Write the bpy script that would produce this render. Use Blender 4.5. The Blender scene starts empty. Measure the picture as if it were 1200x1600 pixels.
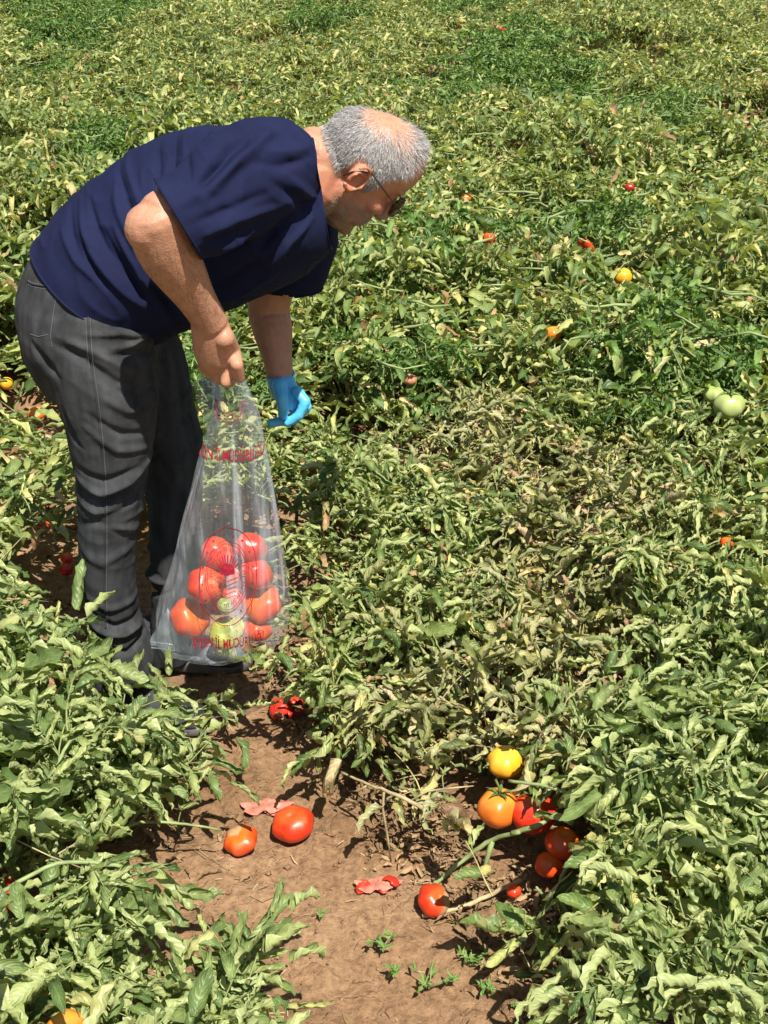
import bpy, bmesh, math, random
import numpy as np
from mathutils import Vector, Matrix, noise
from mathutils.bvhtree import BVHTree
R = math.radians
rng = random.Random(11)
nr = np.random.RandomState(7)
scene = bpy.context.scene
COL = scene.collection

# ------------------------------------------------------------------ camera, sky, sun, exposure
CAM_H, PITCH, FPX = 1.7, 28.0, 1900.0
cam_d = bpy.data.cameras.new('camera')
cam_d.sensor_fit = 'VERTICAL'
cam_d.sensor_height = 36.0
cam_d.lens = FPX / 1600.0 * 36.0
cam_d.clip_start = 0.05
cam_d.clip_end = 2000
cam = bpy.data.objects.new('camera', cam_d)
cam.location = (0, 0, CAM_H)
cam.rotation_euler = (R(90 - PITCH), 0, 0)
COL.objects.link(cam)
scene.camera = cam

SUN_DIR = Vector((0.19, -0.43, 0.87)).normalized()      # from the ground to the sun
world = bpy.data.worlds.new('World')
scene.world = world
world.use_nodes = True
wn = world.node_tree.nodes
wl = world.node_tree.links
sky = wn.new('ShaderNodeTexSky')
sky.sky_type = 'NISHITA'
sky.sun_disc = False
sky.sun_elevation = math.asin(SUN_DIR.z)
sky.sun_rotation = math.atan2(SUN_DIR.x, SUN_DIR.y)
bg = wn['Background']
bg.inputs['Strength'].default_value = 0.058
wl.new(sky.outputs[0], bg.inputs['Color'])
sun_d = bpy.data.lights.new('sun', 'SUN')
sun_d.energy = 5.0
sun_d.angle = R(0.5)
sun_d.color = (1.0, 0.95, 0.86)
sun = bpy.data.objects.new('sun', sun_d)
sun.rotation_euler = SUN_DIR.to_track_quat('Z', 'Y').to_euler()
sun.location = (-3, -2, 6)
COL.objects.link(sun)
scene.view_settings.view_transform = 'Standard'
scene.view_settings.look = 'None'
scene.view_settings.gamma = 1
scene.view_settings.use_curve_mapping = False
scene.view_settings.exposure = 0.72
scene.cycles.max_bounces = 8
scene.cycles.transparent_max_bounces = 16
scene.cycles.transmission_bounces = 6

# ------------------------------------------------------------------ helpers
CP, SP = math.cos(R(PITCH)), math.sin(R(PITCH))

def pt(px, py, Y):
    """the world point at distance Y that a sight line of the survey meets"""
    u = (px - 600) / FPX
    v = (800 - py) / FPX
    dy = CP + v * SP
    dz = -SP + v * CP
    t = Y / dy
    return Vector((u * t, Y, CAM_H + dz * t))

def pz(px, py, z):
    u = (px - 600) / FPX
    v = (800 - py) / FPX
    dy = CP + v * SP
    dz = -SP + v * CP
    t = (z - CAM_H) / dz
    return Vector((u * t, dy * t, z))

def tag(o, label=None, cat=None, group=None, kind=None):
    if label: o['label'] = label
    if cat: o['category'] = cat
    if group: o['group'] = group
    if kind: o['kind'] = kind
    return o

def empty(name, loc=(0, 0, 0)):
    o = bpy.data.objects.new(name, None)
    o.empty_display_size = 0.05
    o.location = loc
    COL.objects.link(o)
    return o

def mesh_np(name, V, F, uv=None, smooth=True, mat=None, cols=None):
    """V (n,3); F list of index lists or (m,4)/(m,3) array"""
    me = bpy.data.meshes.new(name)
    V = np.asarray(V, dtype=np.float32)
    if isinstance(F, np.ndarray):
        m, k = F.shape
        me.vertices.add(len(V)); me.vertices.foreach_set('co', V.ravel())
        me.loops.add(m * k); me.loops.foreach_set('vertex_index', F.ravel().astype(np.int32))
        me.polygons.add(m)
        me.polygons.foreach_set('loop_start', np.arange(0, m * k, k, dtype=np.int32))
        me.polygons.foreach_set('loop_total', np.full(m, k, dtype=np.int32))
        me.update(calc_edges=True)
    else:
        me.from_pydata([tuple(map(float, v)) for v in V], [], F)
        me.update()
    if uv is not None:
        ul = me.uv_layers.new(name='UVMap')
        li = np.empty(len(me.loops), dtype=np.int32)
        me.loops.foreach_get('vertex_index', li)
        ul.data.foreach_set('uv', np.asarray(uv, dtype=np.float32)[li].ravel())
    if cols is not None:
        ca = me.color_attributes.new('tint', 'FLOAT_COLOR', 'POINT')
        c4 = np.ones((len(V), 4), dtype=np.float32); c4[:, :3] = cols
        ca.data.foreach_set('color', c4.ravel())
    if smooth:
        me.polygons.foreach_set('use_smooth', np.ones(len(me.polygons), dtype=bool))
    if mat: me.materials.append(mat)
    return me

def link(name, me, parent=None, loc=None):
    o = bpy.data.objects.new(name, me)
    COL.objects.link(o)
    if parent is not None:
        o.parent = parent
    if loc is not None: o.location = loc
    return o

class Geo:
    def __init__(s): s.V = []; s.F = []; s.n = 0; s.UV = []
    def add(s, V, F, uv=None):
        V = np.asarray(V, dtype=float)
        s.V.append(V)
        s.F.extend([[i + s.n for i in f] for f in F])
        s.UV.append(np.zeros((len(V), 2)) if uv is None else np.asarray(uv))
        s.n += len(V)
    def mesh(s, name, mat=None, smooth=True, uv=False):
        return mesh_np(name, np.concatenate(s.V), s.F, np.concatenate(s.UV) if uv else None, smooth, mat)

def loft(geo, secs, n=20, cap=True, hint=(0, 1, 0), exps=None):
    """secs: (centre, ru along hint, rv along the other) ; closed tube"""
    C = [Vector(s[0]) for s in secs]
    rings = []
    K = len(C)
    for i in range(K):
        if len(secs[i]) > 3 and secs[i][3] is not None:
            t = Vector(secs[i][3]).normalized()
        else:
            t = (C[min(i + 1, K - 1)] - C[max(i - 1, 0)]).normalized()
        h = Vector(hint)
        a = (h - t * h.dot(t)).normalized()
        b = t.cross(a).normalized()
        rings.append((C[i], a, b, t, secs[i][1], secs[i][2]))
    V = []
    def ring(c, a, b, ru, rv):
        for j in range(n):
            th = 2 * math.pi * j / n
            ct, st = math.cos(th), math.sin(th)
            V.append(c + a * (ru * ct) + b * (rv * st))
    if cap:
        c, a, b, t, ru, rv = rings[0]
        m = min(ru, rv)
        for k in (0.25, 0.6, 0.87):
            ring(c - t * (m * 0.6 * (1 - math.sin(math.acos(1 - k)) if False else math.sqrt(max(0, 1 - k * k)))), a, b, ru * k, rv * k)
    for c, a, b, t, ru, rv in rings: ring(c, a, b, ru, rv)
    if cap:
        c, a, b, t, ru, rv = rings[-1]
        m = min(ru, rv)
        for k in (0.87, 0.6, 0.25):
            ring(c + t * (m * 0.6 * math.sqrt(max(0, 1 - k * k))), a, b, ru * k, rv * k)
    m_ = len(V) // n
    F = []
    for i in range(m_ - 1):
        for j in range(n):
            j2 = (j + 1) % n
            F.append([i * n + j, i * n + j2, (i + 1) * n + j2, (i + 1) * n + j])
    F.append([j for j in range(n)][::-1])
    F.append([(m_ - 1) * n + j for j in range(n)])
    geo.add([tuple(v) for v in V], F)

def interp_secs(secs, sub=3):
    """Catmull-Rom through (centre, ru, rv)"""
    out = []
    K = len(secs)
    arr = [np.array([*Vector(s[0]), s[1], s[2]]) for s in secs]
    for i in range(K - 1):
        p0, p1, p2, p3 = arr[max(i - 1, 0)], arr[i], arr[i + 1], arr[min(i + 2, K - 1)]
        for k in range(sub):
            t = k / sub
            q = 0.5 * ((2 * p1) + (-p0 + p2) * t + (2 * p0 - 5 * p1 + 4 * p2 - p3) * t * t + (-p0 + 3 * p1 - 3 * p2 + p3) * t ** 3)
            out.append((Vector(q[:3]), float(q[3]), float(q[4])))
    out.append((Vector(arr[-1][:3]), float(arr[-1][3]), float(arr[-1][4])))
    return out

def tube(geo, pts, rads, n=8, cap=True):
    """round tube with parallel transported frame"""
    P = [Vector(p) for p in pts]
    K = len(P)
    t0 = (P[1] - P[0]).normalized()
    h = Vector((0, 0, 1)) if abs(t0.z) < 0.9 else Vector((1, 0, 0))
    a = (h - t0 * h.dot(t0)).normalized()
    V = []
    for i in range(K):
        t = (P[min(i + 1, K - 1)] - P[max(i - 1, 0)]).normalized()
        a = (a - t * a.dot(t))
        a = a.normalized() if a.length > 1e-6 else t.orthogonal().normalized()
        b = t.cross(a)
        r = rads[i] if hasattr(rads, '__len__') else rads
        for j in range(n):
            th = 2 * math.pi * j / n
            V.append(P[i] + a * (r * math.cos(th)) + b * (r * math.sin(th)))
    F = []
    for i in range(K - 1):
        for j in range(n):
            j2 = (j + 1) % n
            F.append([i * n + j, i * n + j2, (i + 1) * n + j2, (i + 1) * n + j])
    if cap:
        F.append(list(range(n))[::-1]); F.append([(K - 1) * n + j for j in range(n)])
    geo.add([tuple(v) for v in V], F)

def capsule_chain(geo, pts, rads, n=12):
    """closed rounded chain: spheres joined by cones"""
    for i, p in enumerate(pts):
        ell(geo, p, (rads[i],) * 3, n=n)
    for i in range(len(pts) - 1):
        tube(geo, [pts[i], pts[i + 1]], [rads[i] * 0.99, rads[i + 1] * 0.99], n=n)

def ell(geo, c, r, axes=None, n=16):
    """ellipsoid; axes = three unit vectors"""
    c = Vector(c)
    if axes is None: axes = (Vector((1, 0, 0)), Vector((0, 1, 0)), Vector((0, 0, 1)))
    m = max(6, n // 2 + 2)
    V = []
    for i in range(m + 1):
        ph = math.pi * i / m
        if i in (0, m):
            V.append(c + axes[2] * (r[2] * math.cos(ph)))
            continue
        for j in range(n):
            th = 2 * math.pi * j / n
            V.append(c + axes[0] * (r[0] * math.sin(ph) * math.cos(th)) + axes[1] * (r[1] * math.sin(ph) * math.sin(th)) + axes[2] * (r[2] * math.cos(ph)))
    F = []
    last = len(V) - 1
    for j in range(n):
        j2 = (j + 1) % n
        F.append([0, 1 + j, 1 + j2])
        F.append([last, last - n + j2, last - n + j])
    for i in range(m - 2):
        for j in range(n):
            j2 = (j + 1) % n
            F.append([1 + i * n + j, 1 + (i + 1) * n + j, 1 + (i + 1) * n + j2, 1 + i * n + j2])
    geo.add([tuple(v) for v in V], F)

def remesh(geo, voxel, smooth=4, factor=0.5):
    me = geo.mesh('tmp')
    o = bpy.data.objects.new('tmp', me)
    COL.objects.link(o)
    m = o.modifiers.new('r', 'REMESH'); m.mode = 'VOXEL'; m.voxel_size = voxel; m.use_smooth_shade = True
    if smooth:
        s = o.modifiers.new('s', 'SMOOTH'); s.factor = factor; s.iterations = smooth
    dg = bpy.context.evaluated_depsgraph_get()
    ev = o.evaluated_get(dg)
    out = bpy.data.meshes.new_from_object(ev)
    bpy.data.objects.remove(o)
    bpy.data.meshes.remove(me)
    return out

def get_vn(me):
    n = len(me.vertices)
    V = np.empty(n * 3, dtype=np.float32); me.vertices.foreach_get('co', V)
    N = np.empty(n * 3, dtype=np.float32); me.vertices.foreach_get('normal', N)
    return V.reshape(-1, 3).astype(float), N.reshape(-1, 3).astype(float)

def set_v(me, V):
    me.vertices.foreach_set('co', V.astype(np.float32).ravel()); me.update()

def vnoise(V, scale, seed=0.0):
    return np.array([noise.noise(Vector((v[0] * scale[0] + seed, v[1] * scale[1] - seed, v[2] * scale[2] + 3.1 * seed))) for v in V])

def creases(V, N, Y, lines, front=-0.1):
    """fold relief along polylines drawn on the side of the body; + ridge, - valley"""
    D = np.zeros(len(V))
    for ln in lines:
        pts, amp, wid = ln
        P = [pt(x, y, Y) for x, y in pts]
        A = np.array([[p.x, p.z] for p in P])
        Q = V[:, [0, 2]]
        tot = 0; segs = []
        for i in range(len(A) - 1):
            L = np.linalg.norm(A[i + 1] - A[i]); segs.append((A[i], A[i + 1], tot, L)); tot += L
        best = np.full(len(V), 1e9); par = np.zeros(len(V))
        for a, b, s0, L in segs:
            t = np.clip(((Q - a) @ (b - a)) / (L * L), 0, 1)
            d = np.linalg.norm(Q - (a + t[:, None] * (b - a)), axis=1)
            m = d < best
            best[m] = d[m]; par[m] = (s0 + t[m] * L) / tot
        taper = np.sin(np.clip(par, 0.03, 0.97) * math.pi) ** 0.6
        D += amp * np.exp(-(best / (wid * (0.6 + 0.4 * taper))) ** 2) * taper
    w = np.clip((front + 0.35 - N[:, 1]) / 0.5, 0, 1)
    return V + N * (D * w)[:, None]

def cut(me, co, no, center, radius, ymax=1e9):
    """removes what lies beyond the plane, near center"""
    bm = bmesh.new(); bm.from_mesh(me)
    center = Vector(center); co = Vector(co); no = Vector(no).normalized()
    fs = [f for f in bm.faces if (f.calc_center_median() - center).length < radius and f.calc_center_median().y < ymax]
    es = set(); vs = set()
    for f in fs:
        es.update(f.edges); vs.update(f.verts)
    bmesh.ops.bisect_plane(bm, geom=list(vs) + list(es) + fs, plane_co=co, plane_no=no, dist=1e-5)
    dead = [v for v in bm.verts if (v.co - center).length < radius and v.co.y < ymax and (v.co - co).dot(no) > 1e-4]
    bmesh.ops.delete(bm, geom=dead, context='VERTS')
    bm.to_mesh(me); bm.free(); me.update()

# ------------------------------------------------------------------ materials
def new_mat(name):
    m = bpy.data.materials.new(name); m.use_nodes = True
    nt = m.node_tree
    return m, nt, nt.nodes, nt.links, nt.nodes['Principled BSDF']

def ramp(nodes, stops, interp='LINEAR'):
    r = nodes.new('ShaderNodeValToRGB')
    r.color_ramp.interpolation = interp
    e = r.color_ramp.elements
    while len(e) > 1: e.remove(e[0])
    e[0].position = stops[0][0]; e[0].color = (*stops[0][1], 1)
    for p, c in stops[1:]:
        q = e.new(p); q.color = (*c, 1)
    return r

def math_node(nodes, links, op, a, b=None, c=None):
    n = nodes.new('ShaderNodeMath'); n.operation = op
    for i, x in enumerate((a, b, c)):
        if x is None: continue
        if isinstance(x, (int, float)): n.inputs[i].default_value = x
        else: links.new(x, n.inputs[i])
    return n.outputs[0]

def mixc(nodes, links, mode, fac, a, b):
    n = nodes.new('ShaderNodeMix'); n.data_type = 'RGBA'; n.blend_type = mode
    for sock, x in ((n.inputs[0], fac), (n.inputs[6], a), (n.inputs[7], b)):
        if isinstance(x, (int, float)): sock.default_value = x
        elif isinstance(x, tuple): sock.default_value = (*x, 1) if len(x) == 3 else x
        else: links.new(x, sock)
    return n.outputs[2]

def leaf_mat(name, stops, pale=(0.27, 0.32, 0.15), rough=0.43, trans=0.22, pale_mix=0.55):
    m, nt, N, L, P = new_mat(name)
    geo = N.new('ShaderNodeNewGeometry')
    oi = N.new('ShaderNodeObjectInfo')
    uv = N.new('ShaderNodeTexCoord')
    sx = N.new('ShaderNodeSeparateXYZ'); L.new(uv.outputs['UV'], sx.inputs[0])
    rr = math_node(N, L, 'ADD', geo.outputs['Random Per Island'], math_node(N, L, 'MULTIPLY', oi.outputs['Random'], 0.37))
    rr = math_node(N, L, 'FRACT', rr)
    rp = ramp(N, stops); L.new(rr, rp.inputs[0])
    # blotches
    nz = N.new('ShaderNodeTexNoise'); nz.inputs['Scale'].default_value = 35; nz.inputs['Detail'].default_value = 4
    L.new(uv.outputs['Object'], nz.inputs['Vector'])
    bl = ramp(N, [(0.35, (0.86, 0.86, 0.86)), (0.5, (1.18, 1.14, 1.2)), (0.7, (1.5, 1.42, 1.4))]); L.new(nz.outputs[0], bl.inputs[0])
    c = mixc(N, L, 'MULTIPLY', 1.0, rp.outputs[0], bl.outputs[0])
    # veins: v along length in U, across in V(-1..1 mapped 0..1)
    av = math_node(N, L, 'ABSOLUTE', math_node(N, L, 'SUBTRACT', sx.outputs[1], 0.5))
    ph = math_node(N, L, 'ADD', math_node(N, L, 'SUBTRACT', math_node(N, L, 'MULTIPLY', sx.outputs[0], 7.0), math_node(N, L, 'MULTIPLY', av, 5.0)), math_node(N, L, 'MULTIPLY', nz.outputs[0], 0.9))
    fr = math_node(N, L, 'ABSOLUTE', math_node(N, L, 'SUBTRACT', math_node(N, L, 'FRACT', ph), 0.5))
    lat = math_node(N, L, 'LESS_THAN', fr, 0.045)
    mid = math_node(N, L, 'LESS_THAN', av, 0.03)
    vein = math_node(N, L, 'MAXIMUM', lat, mid)
    isl = math_node(N, L, 'GREATER_THAN', sx.outputs[0], 0.001)
    vein = math_node(N, L, 'MULTIPLY', vein, isl)
    c = mixc(N, L, 'MIX', math_node(N, L, 'MULTIPLY', vein, 0.20), c, pale)
    # under side is paler and duller
    under = mixc(N, L, 'MIX', pale_mix, c, pale)
    c = mixc(N, L, 'MIX', geo.outputs['Backfacing'], c, under)
    L.new(c, P.inputs['Base Color'])
    P.inputs['Roughness'].default_value = rough
    P.inputs['Specular IOR Level'].default_value = 0.42
    bmp = N.new('ShaderNodeBump'); bmp.inputs['Strength'].default_value = 0.5; bmp.inputs['Distance'].default_value = 0.003
    h = math_node(N, L, 'ADD', math_node(N, L, 'MULTIPLY', math_node(N, L, 'POWER', fr, 0.35), 0.9), math_node(N, L, 'MULTIPLY', nz.outputs[0], 1.6))
    L.new(h, bmp.inputs['Height'])
    L.new(bmp.outputs[0], P.inputs['Normal'])
    tr = N.new('ShaderNodeBsdfTranslucent')
    tc = mixc(N, L, 'MULTIPLY', 1.0, c, (1.5, 1.6, 0.5)); L.new(tc, tr.inputs['Color'])
    mx = N.new('ShaderNodeMixShader'); mx.inputs[0].default_value = trans
    L.new(P.outputs[0], mx.inputs[1]); L.new(tr.outputs[0], mx.inputs[2])
    L.new(mx.outputs[0], N['Material Output'].inputs['Surface'])
    return m

M = {}
M['leaf_wilt'] = leaf_mat('wilted_leaf', [(0.0, (0.04, 0.085, 0.018)), (0.25, (0.085, 0.145, 0.034)), (0.5, (0.165, 0.225, 0.062)), (0.72, (0.265, 0.31, 0.10)), (0.84, (0.35, 0.375, 0.125)), (0.91, (0.43, 0.42, 0.15)), (0.95, (0.52, 0.45, 0.20)), (0.975, (0.33, 0.21, 0.10)), (1.0, (0.17, 0.10, 0.05))], pale=(0.47, 0.50, 0.21), pale_mix=0.75)
M['leaf_fore'] = leaf_mat('foreground_leaf', [(0.0, (0.06, 0.11, 0.028)), (0.35, (0.125, 0.185, 0.055)), (0.7, (0.215, 0.27, 0.09)), (0.93, (0.29, 0.335, 0.125)), (1.0, (0.36, 0.36, 0.14))], pale=(0.45, 0.50, 0.21), pale_mix=0.75)
M['leaf_fade'] = leaf_mat('fading_leaf', [(0.0, (0.07, 0.10, 0.03)), (0.3, (0.15, 0.185, 0.055)), (0.55, (0.29, 0.29, 0.10)), (0.72, (0.42, 0.38, 0.15)), (0.86, (0.48, 0.38, 0.21)), (0.93, (0.33, 0.20, 0.11)), (1.0, (0.16, 0.09, 0.05))], pale=(0.42, 0.40, 0.22), trans=0.18)
M['leaf_green'] = leaf_mat('green_leaf', [(0.0, (0.06, 0.125, 0.028)), (0.5, (0.12, 0.215, 0.05)), (0.85, (0.19, 0.30, 0.08)), (1.0, (0.32, 0.38, 0.11))], pale=(0.16, 0.26, 0.1), pale_mix=0.35, trans=0.3)
M['leaf_dry'] = leaf_mat('dry_leaf', [(0.0, (0.12, 0.14, 0.05)), (0.3, (0.22, 0.23, 0.09)), (0.6, (0.34, 0.31, 0.14)), (0.8, (0.42, 0.33, 0.18)), (1.0, (0.25, 0.14, 0.08))], pale=(0.42, 0.38, 0.22), trans=0.15)

def simple_mat(name, col, rough=0.6, spec=0.4, noise_amt=0.25, nscale=20, bump=0.0, bscale=80, bdist=0.002):
    m, nt, N, L, P = new_mat(name)
    tc = N.new('ShaderNodeTexCoord')
    nz = N.new('ShaderNodeTexNoise'); nz.inputs['Scale'].default_value = nscale; nz.inputs['Detail'].default_value = 5
    L.new(tc.outputs['Object'], nz.inputs['Vector'])
    lo = tuple(c * (1 - noise_amt) for c in col); hi = tuple(min(1, c * (1 + noise_amt)) for c in col)
    rp = ramp(N, [(0.3, lo), (0.7, hi)]); L.new(nz.outputs[0], rp.inputs[0])
    L.new(rp.outputs[0], P.inputs['Base Color'])
    P.inputs['Roughness'].default_value = rough
    P.inputs['Specular IOR Level'].default_value = spec
    if bump:
        n2 = N.new('ShaderNodeTexNoise'); n2.inputs['Scale'].default_value = bscale; n2.inputs['Detail'].default_value = 3
        L.new(tc.outputs['Object'], n2.inputs['Vector'])
        b = N.new('ShaderNodeBump'); b.inputs['Strength'].default_value = bump; b.inputs['Distance'].default_value = bdist
        L.new(n2.outputs[0], b.inputs['Height']); L.new(b.outputs[0], P.inputs['Normal'])
    return m

M['stem'] = simple_mat('stem_green', (0.24, 0.30, 0.12), 0.55, 0.3, 0.3, 30)
M['stem_dry'] = simple_mat('stem_dry', (0.36, 0.29, 0.16), 0.8, 0.2, 0.35, 30)
M['straw'] = simple_mat('straw', (0.34, 0.25, 0.14), 0.85, 0.2, 0.5, 9)
M['dryleaf'] = simple_mat('dry_fragment', (0.25, 0.17, 0.09), 0.85, 0.2, 0.5, 9)

def soil_mat():
    m, nt, N, L, P = new_mat('soil')
    tc = N.new('ShaderNodeTexCoord')
    a = N.new('ShaderNodeTexNoise'); a.inputs['Scale'].default_value = 2.3; a.inputs['Detail'].default_value = 6
    b = N.new('ShaderNodeTexNoise'); b.inputs['Scale'].default_value = 60; b.inputs['Detail'].default_value = 6; b.inputs['Roughness'].default_value = 0.7
    v = N.new('ShaderNodeTexVoronoi'); v.inputs['Scale'].default_value = 95
    cr = N.new('ShaderNodeTexVoronoi'); cr.feature = 'DISTANCE_TO_EDGE'; cr.inputs['Scale'].default_value = 7
    wz = N.new('ShaderNodeTexNoise'); wz.inputs['Scale'].default_value = 8; wz.inputs['Detail'].default_value = 4
    L.new(tc.outputs['Object'], wz.inputs['Vector'])
    wv = N.new('ShaderNodeMix'); wv.data_type = 'VECTOR'; wv.inputs[0].default_value = 0.25
    L.new(tc.outputs['Object'], wv.inputs[4]); L.new(wz.outputs['Color'], wv.inputs[5])
    for n in (a, b, v): L.new(tc.outputs['Object'], n.inputs['Vector'])
    L.new(wv.outputs[1], cr.inputs['Vector'])
    r1 = ramp(N, [(0.3, (0.19, 0.108, 0.055)), (0.52, (0.28, 0.168, 0.092)), (0.75, (0.38, 0.245, 0.142))]); L.new(a.outputs[0], r1.inputs[0])
    r2 = ramp(N, [(0.3, (0.55, 0.52, 0.48)), (0.5, (1, 1, 1)), (0.70, (1.4, 1.4, 1.38))]); L.new(b.outputs[0], r2.inputs[0])
    c = mixc(N, L, 'MULTIPLY', 1, r1.outputs[0], r2.outputs[0])
    r3 = ramp(N, [(0.0, (1.5, 1.45, 1.35)), (0.12, (1, 1, 1))]); L.new(v.outputs['Distance'], r3.inputs[0])
    c = mixc(N, L, 'MULTIPLY', 0.5, c, r3.outputs[0])
    L.new(c, P.inputs['Base Color'])
    P.inputs['Roughness'].default_value = 0.95
    P.inputs['Specular IOR Level'].default_value = 0.15
    bm = N.new('ShaderNodeBump'); bm.inputs['Strength'].default_value = 0.9; bm.inputs['Distance'].default_value = 0.009
    ce = ramp(N, [(0.0, (0, 0, 0)), (0.035, (1, 1, 1))]); L.new(cr.outputs['Distance'], ce.inputs[0])
    h = math_node(N, L, 'ADD', math_node(N, L, 'MULTIPLY', b.outputs[0], 1.3), math_node(N, L, 'MULTIPLY', ce.outputs[0], 0.3))
    L.new(h, bm.inputs['Height']); L.new(bm.outputs[0], P.inputs['Normal'])
    return m
M['soil'] = soil_mat()

# ------------------------------------------------------------------ path geometry
PATH = [(0.45, 0.55), (0.24, 1.05), (0.06, 1.39), (-0.17, 1.84), (-0.40, 2.26), (-0.70, 2.83), (-1.08, 3.65), (-1.50, 4.5), (-2.7, 7.0), (-4.6, 11.0)]
def path_sd(x, y):
    """signed distance to the path's centre line, + on the right; and the half width there"""
    best = 1e9; s = 1; hw = 0.2
    for i in range(len(PATH) - 1):
        ax, ay = PATH[i]; bx, by = PATH[i + 1]
        dx, dy = bx - ax, by - ay
        t = max(0, min(1, ((x - ax) * dx + (y - ay) * dy) / (dx * dx + dy * dy)))
        qx, qy = ax + t * dx, ay + t * dy
        d = math.hypot(x - qx, y - qy)
        if d < best:
            best = d
            s = 1 if (dx * (y - ay) - dy * (x - ax)) < 0 else -1
            yy = qy
            hw = 0.25 if yy < 1.6 else (0.21 if yy < 2.5 else 0.15 if yy < 2.9 else 0.09 if yy < 4.0 else -0.3)
    return best * s, hw

def ground_h(x, y):
    d, hw = path_sd(x, y)
    z = 0.0
    ad = abs(d)
    z += 0.05 * max(0, min(1, (ad - hw * 0.7) / 0.35)) ** 1.5
    z += 0.012 * noise.noise(Vector((x * 3.1, y * 3.1, 0.3)))
    if y < 6:
        z += 0.012 * noise.noise(Vector((x * 14, y * 14, 1.3))) + 0.009 * noise.noise(Vector((x * 42, y * 42, 5.3))) + 0.0035 * noise.noise(Vector((x * 90, y * 90, 2.3)))
    return z

# fine soil patch in the near, coarse sheet to the horizon
def ground():
    xs = np.concatenate([[-1500, -400, -80, -25, -8, -4], np.arange(-2.4, 1.6, 0.0125), [2.5, 4, 8, 25, 80, 400, 1500]])
    ys = np.concatenate([[-1500, -400, -80, -20, -5, -1, 0.3], np.arange(0.8, 4.6, 0.0135), np.arange(4.7, 8, 0.12), [10, 14, 20, 30, 80, 400, 1500]])
    nx, ny = len(xs), len(ys)
    V = np.zeros((ny, nx, 3))
    for j, y in enumerate(ys):
        for i, x in enumerate(xs):
            V[j, i] = (x, y, ground_h(x, y) if abs(x) < 5 and 0.5 < y < 12 else 0.02)
    idx = np.arange(ny * nx).reshape(ny, nx)
    F = np.stack([idx[:-1, :-1], idx[:-1, 1:], idx[1:, 1:], idx[1:, :-1]], -1).reshape(-1, 4)
    o = link('ground', mesh_np('ground', V.reshape(-1, 3), F, mat=M['soil']))
    tag(o, 'bare brown soil of the field and the narrow path', None, None, 'structure')
ground()

# ------------------------------------------------------------------ leaves
def leaflet_template(nu, nv, seed, lobes=True):
    r = random.Random(seed)
    W = r.uniform(0.17, 0.31)
    roll = r.uniform(1.2, 3.3) if r.random() < 0.88 else r.uniform(-1.8, -0.5)
    if abs(roll) < 0.9: W *= 0.75
    bend = r.uniform(-0.6, 2.3)
    twist = r.uniform(-1.7, 1.7)
    ph = r.uniform(0, 6.28)
    lob = r.uniform(0.06, 0.24); frq = r.uniform(11, 20)
    V = []; UV = []
    # centre line with bend
    cx, cz, ang = 0.0, 0.0, 0.25
    line = [(0, 0, ang)]
    for i in range(nu):
        ang2 = 0.25 - bend * (i + 1) / nu
        cx += math.cos((ang + ang2) / 2) / nu; cz += math.sin((ang + ang2) / 2) / nu
        ang = ang2
        line.append((cx, cz, ang))
    for i in range(nu + 1):
        u = i / nu
        w = W * max(0.02, math.sin(math.pi * min(1, (u * 0.97 + 0.015)) ** 0.72)) ** 0.8
        if lobes: w *= 1 + lob * math.sin(u * frq + ph) + 0.11 * math.sin(u * 34)
        x0, z0, a = line[i]
        tw = twist * u
        k = roll / W
        for j in range(nv + 1):
            v = -1 + 2 * j / nv
            s = v * w
            phi = s * k
            y = math.sin(phi) / k if abs(k) > 1e-3 else s
            z = (1 - math.cos(phi)) / k if abs(k) > 1e-3 else 0
            z += 0.05 * abs(v) * math.sin(u * 13 + ph + 1.5 * (v > 0)) * (1 if i not in (0, nu) else 0)
            z += 0.025 * math.sin(u * 31 + 2 * v) + 0.02 * math.sin(u * 17 - 5 * v + ph)
            y, z = y * math.cos(tw) - z * math.sin(tw), y * math.sin(tw) + z * math.cos(tw)
            V.append((x0 - z * math.sin(a), y, z0 + z * math.cos(a)))
            UV.append((0.01 + 0.98 * u, 0.5 + 0.5 * v))
    F = []
    for i in range(nu):
        for j in range(nv):
            a = i * (nv + 1) + j
            F.append([a, a + nv + 1, a + nv + 2, a + 1])
    return np.array(V), np.array(F), np.array(UV)

LT_HI = [leaflet_template(11, 5, 100 + i) for i in range(22)]
LT_MID = [leaflet_template(5, 2, 200 + i) for i in range(22)]

def frame(d, up):
    d = d.normalized()
    s = up.cross(d)
    if s.length < 1e-4: s = Vector((0, 1, 0))
    s.normalize()
    u = d.cross(s)
    return np.array([d[:], s[:], u[:]]).T

class QuadSoup:
    def __init__(s): s.V = []; s.F = []; s.UV = []; s.n = 0
    def add(s, V, F, UV):
        s.V.append(V); s.F.append(F + s.n); s.UV.append(UV); s.n += len(V)
    def mesh(s, name, mat):
        return mesh_np(name, np.concatenate(s.V), np.concatenate(s.F), np.concatenate(s.UV), True, mat)

def quad_tube(pts, r0, r1):
    """3-sided tube as quads"""
    P = [Vector(p) for p in pts]; V = []; K = len(P)
    for i in range(K):
        t = (P[min(i + 1, K - 1)] - P[max(i - 1, 0)]).normalized()
        a = t.orthogonal().normalized(); b = t.cross(a)
        r = r0 + (r1 - r0) * i / (K - 1)
        for j in range(3):
            th = 2.094 * j
            V.append((P[i] + a * (r * math.cos(th)) + b * (r * math.sin(th)))[:])
    F = [[i * 3 + j, i * 3 + (j + 1) % 3, (i + 1) * 3 + (j + 1) % 3, (i + 1) * 3 + j] for i in range(K - 1) for j in range(3)]
    return np.array(V), np.array(F), np.zeros((len(V), 2))

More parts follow.
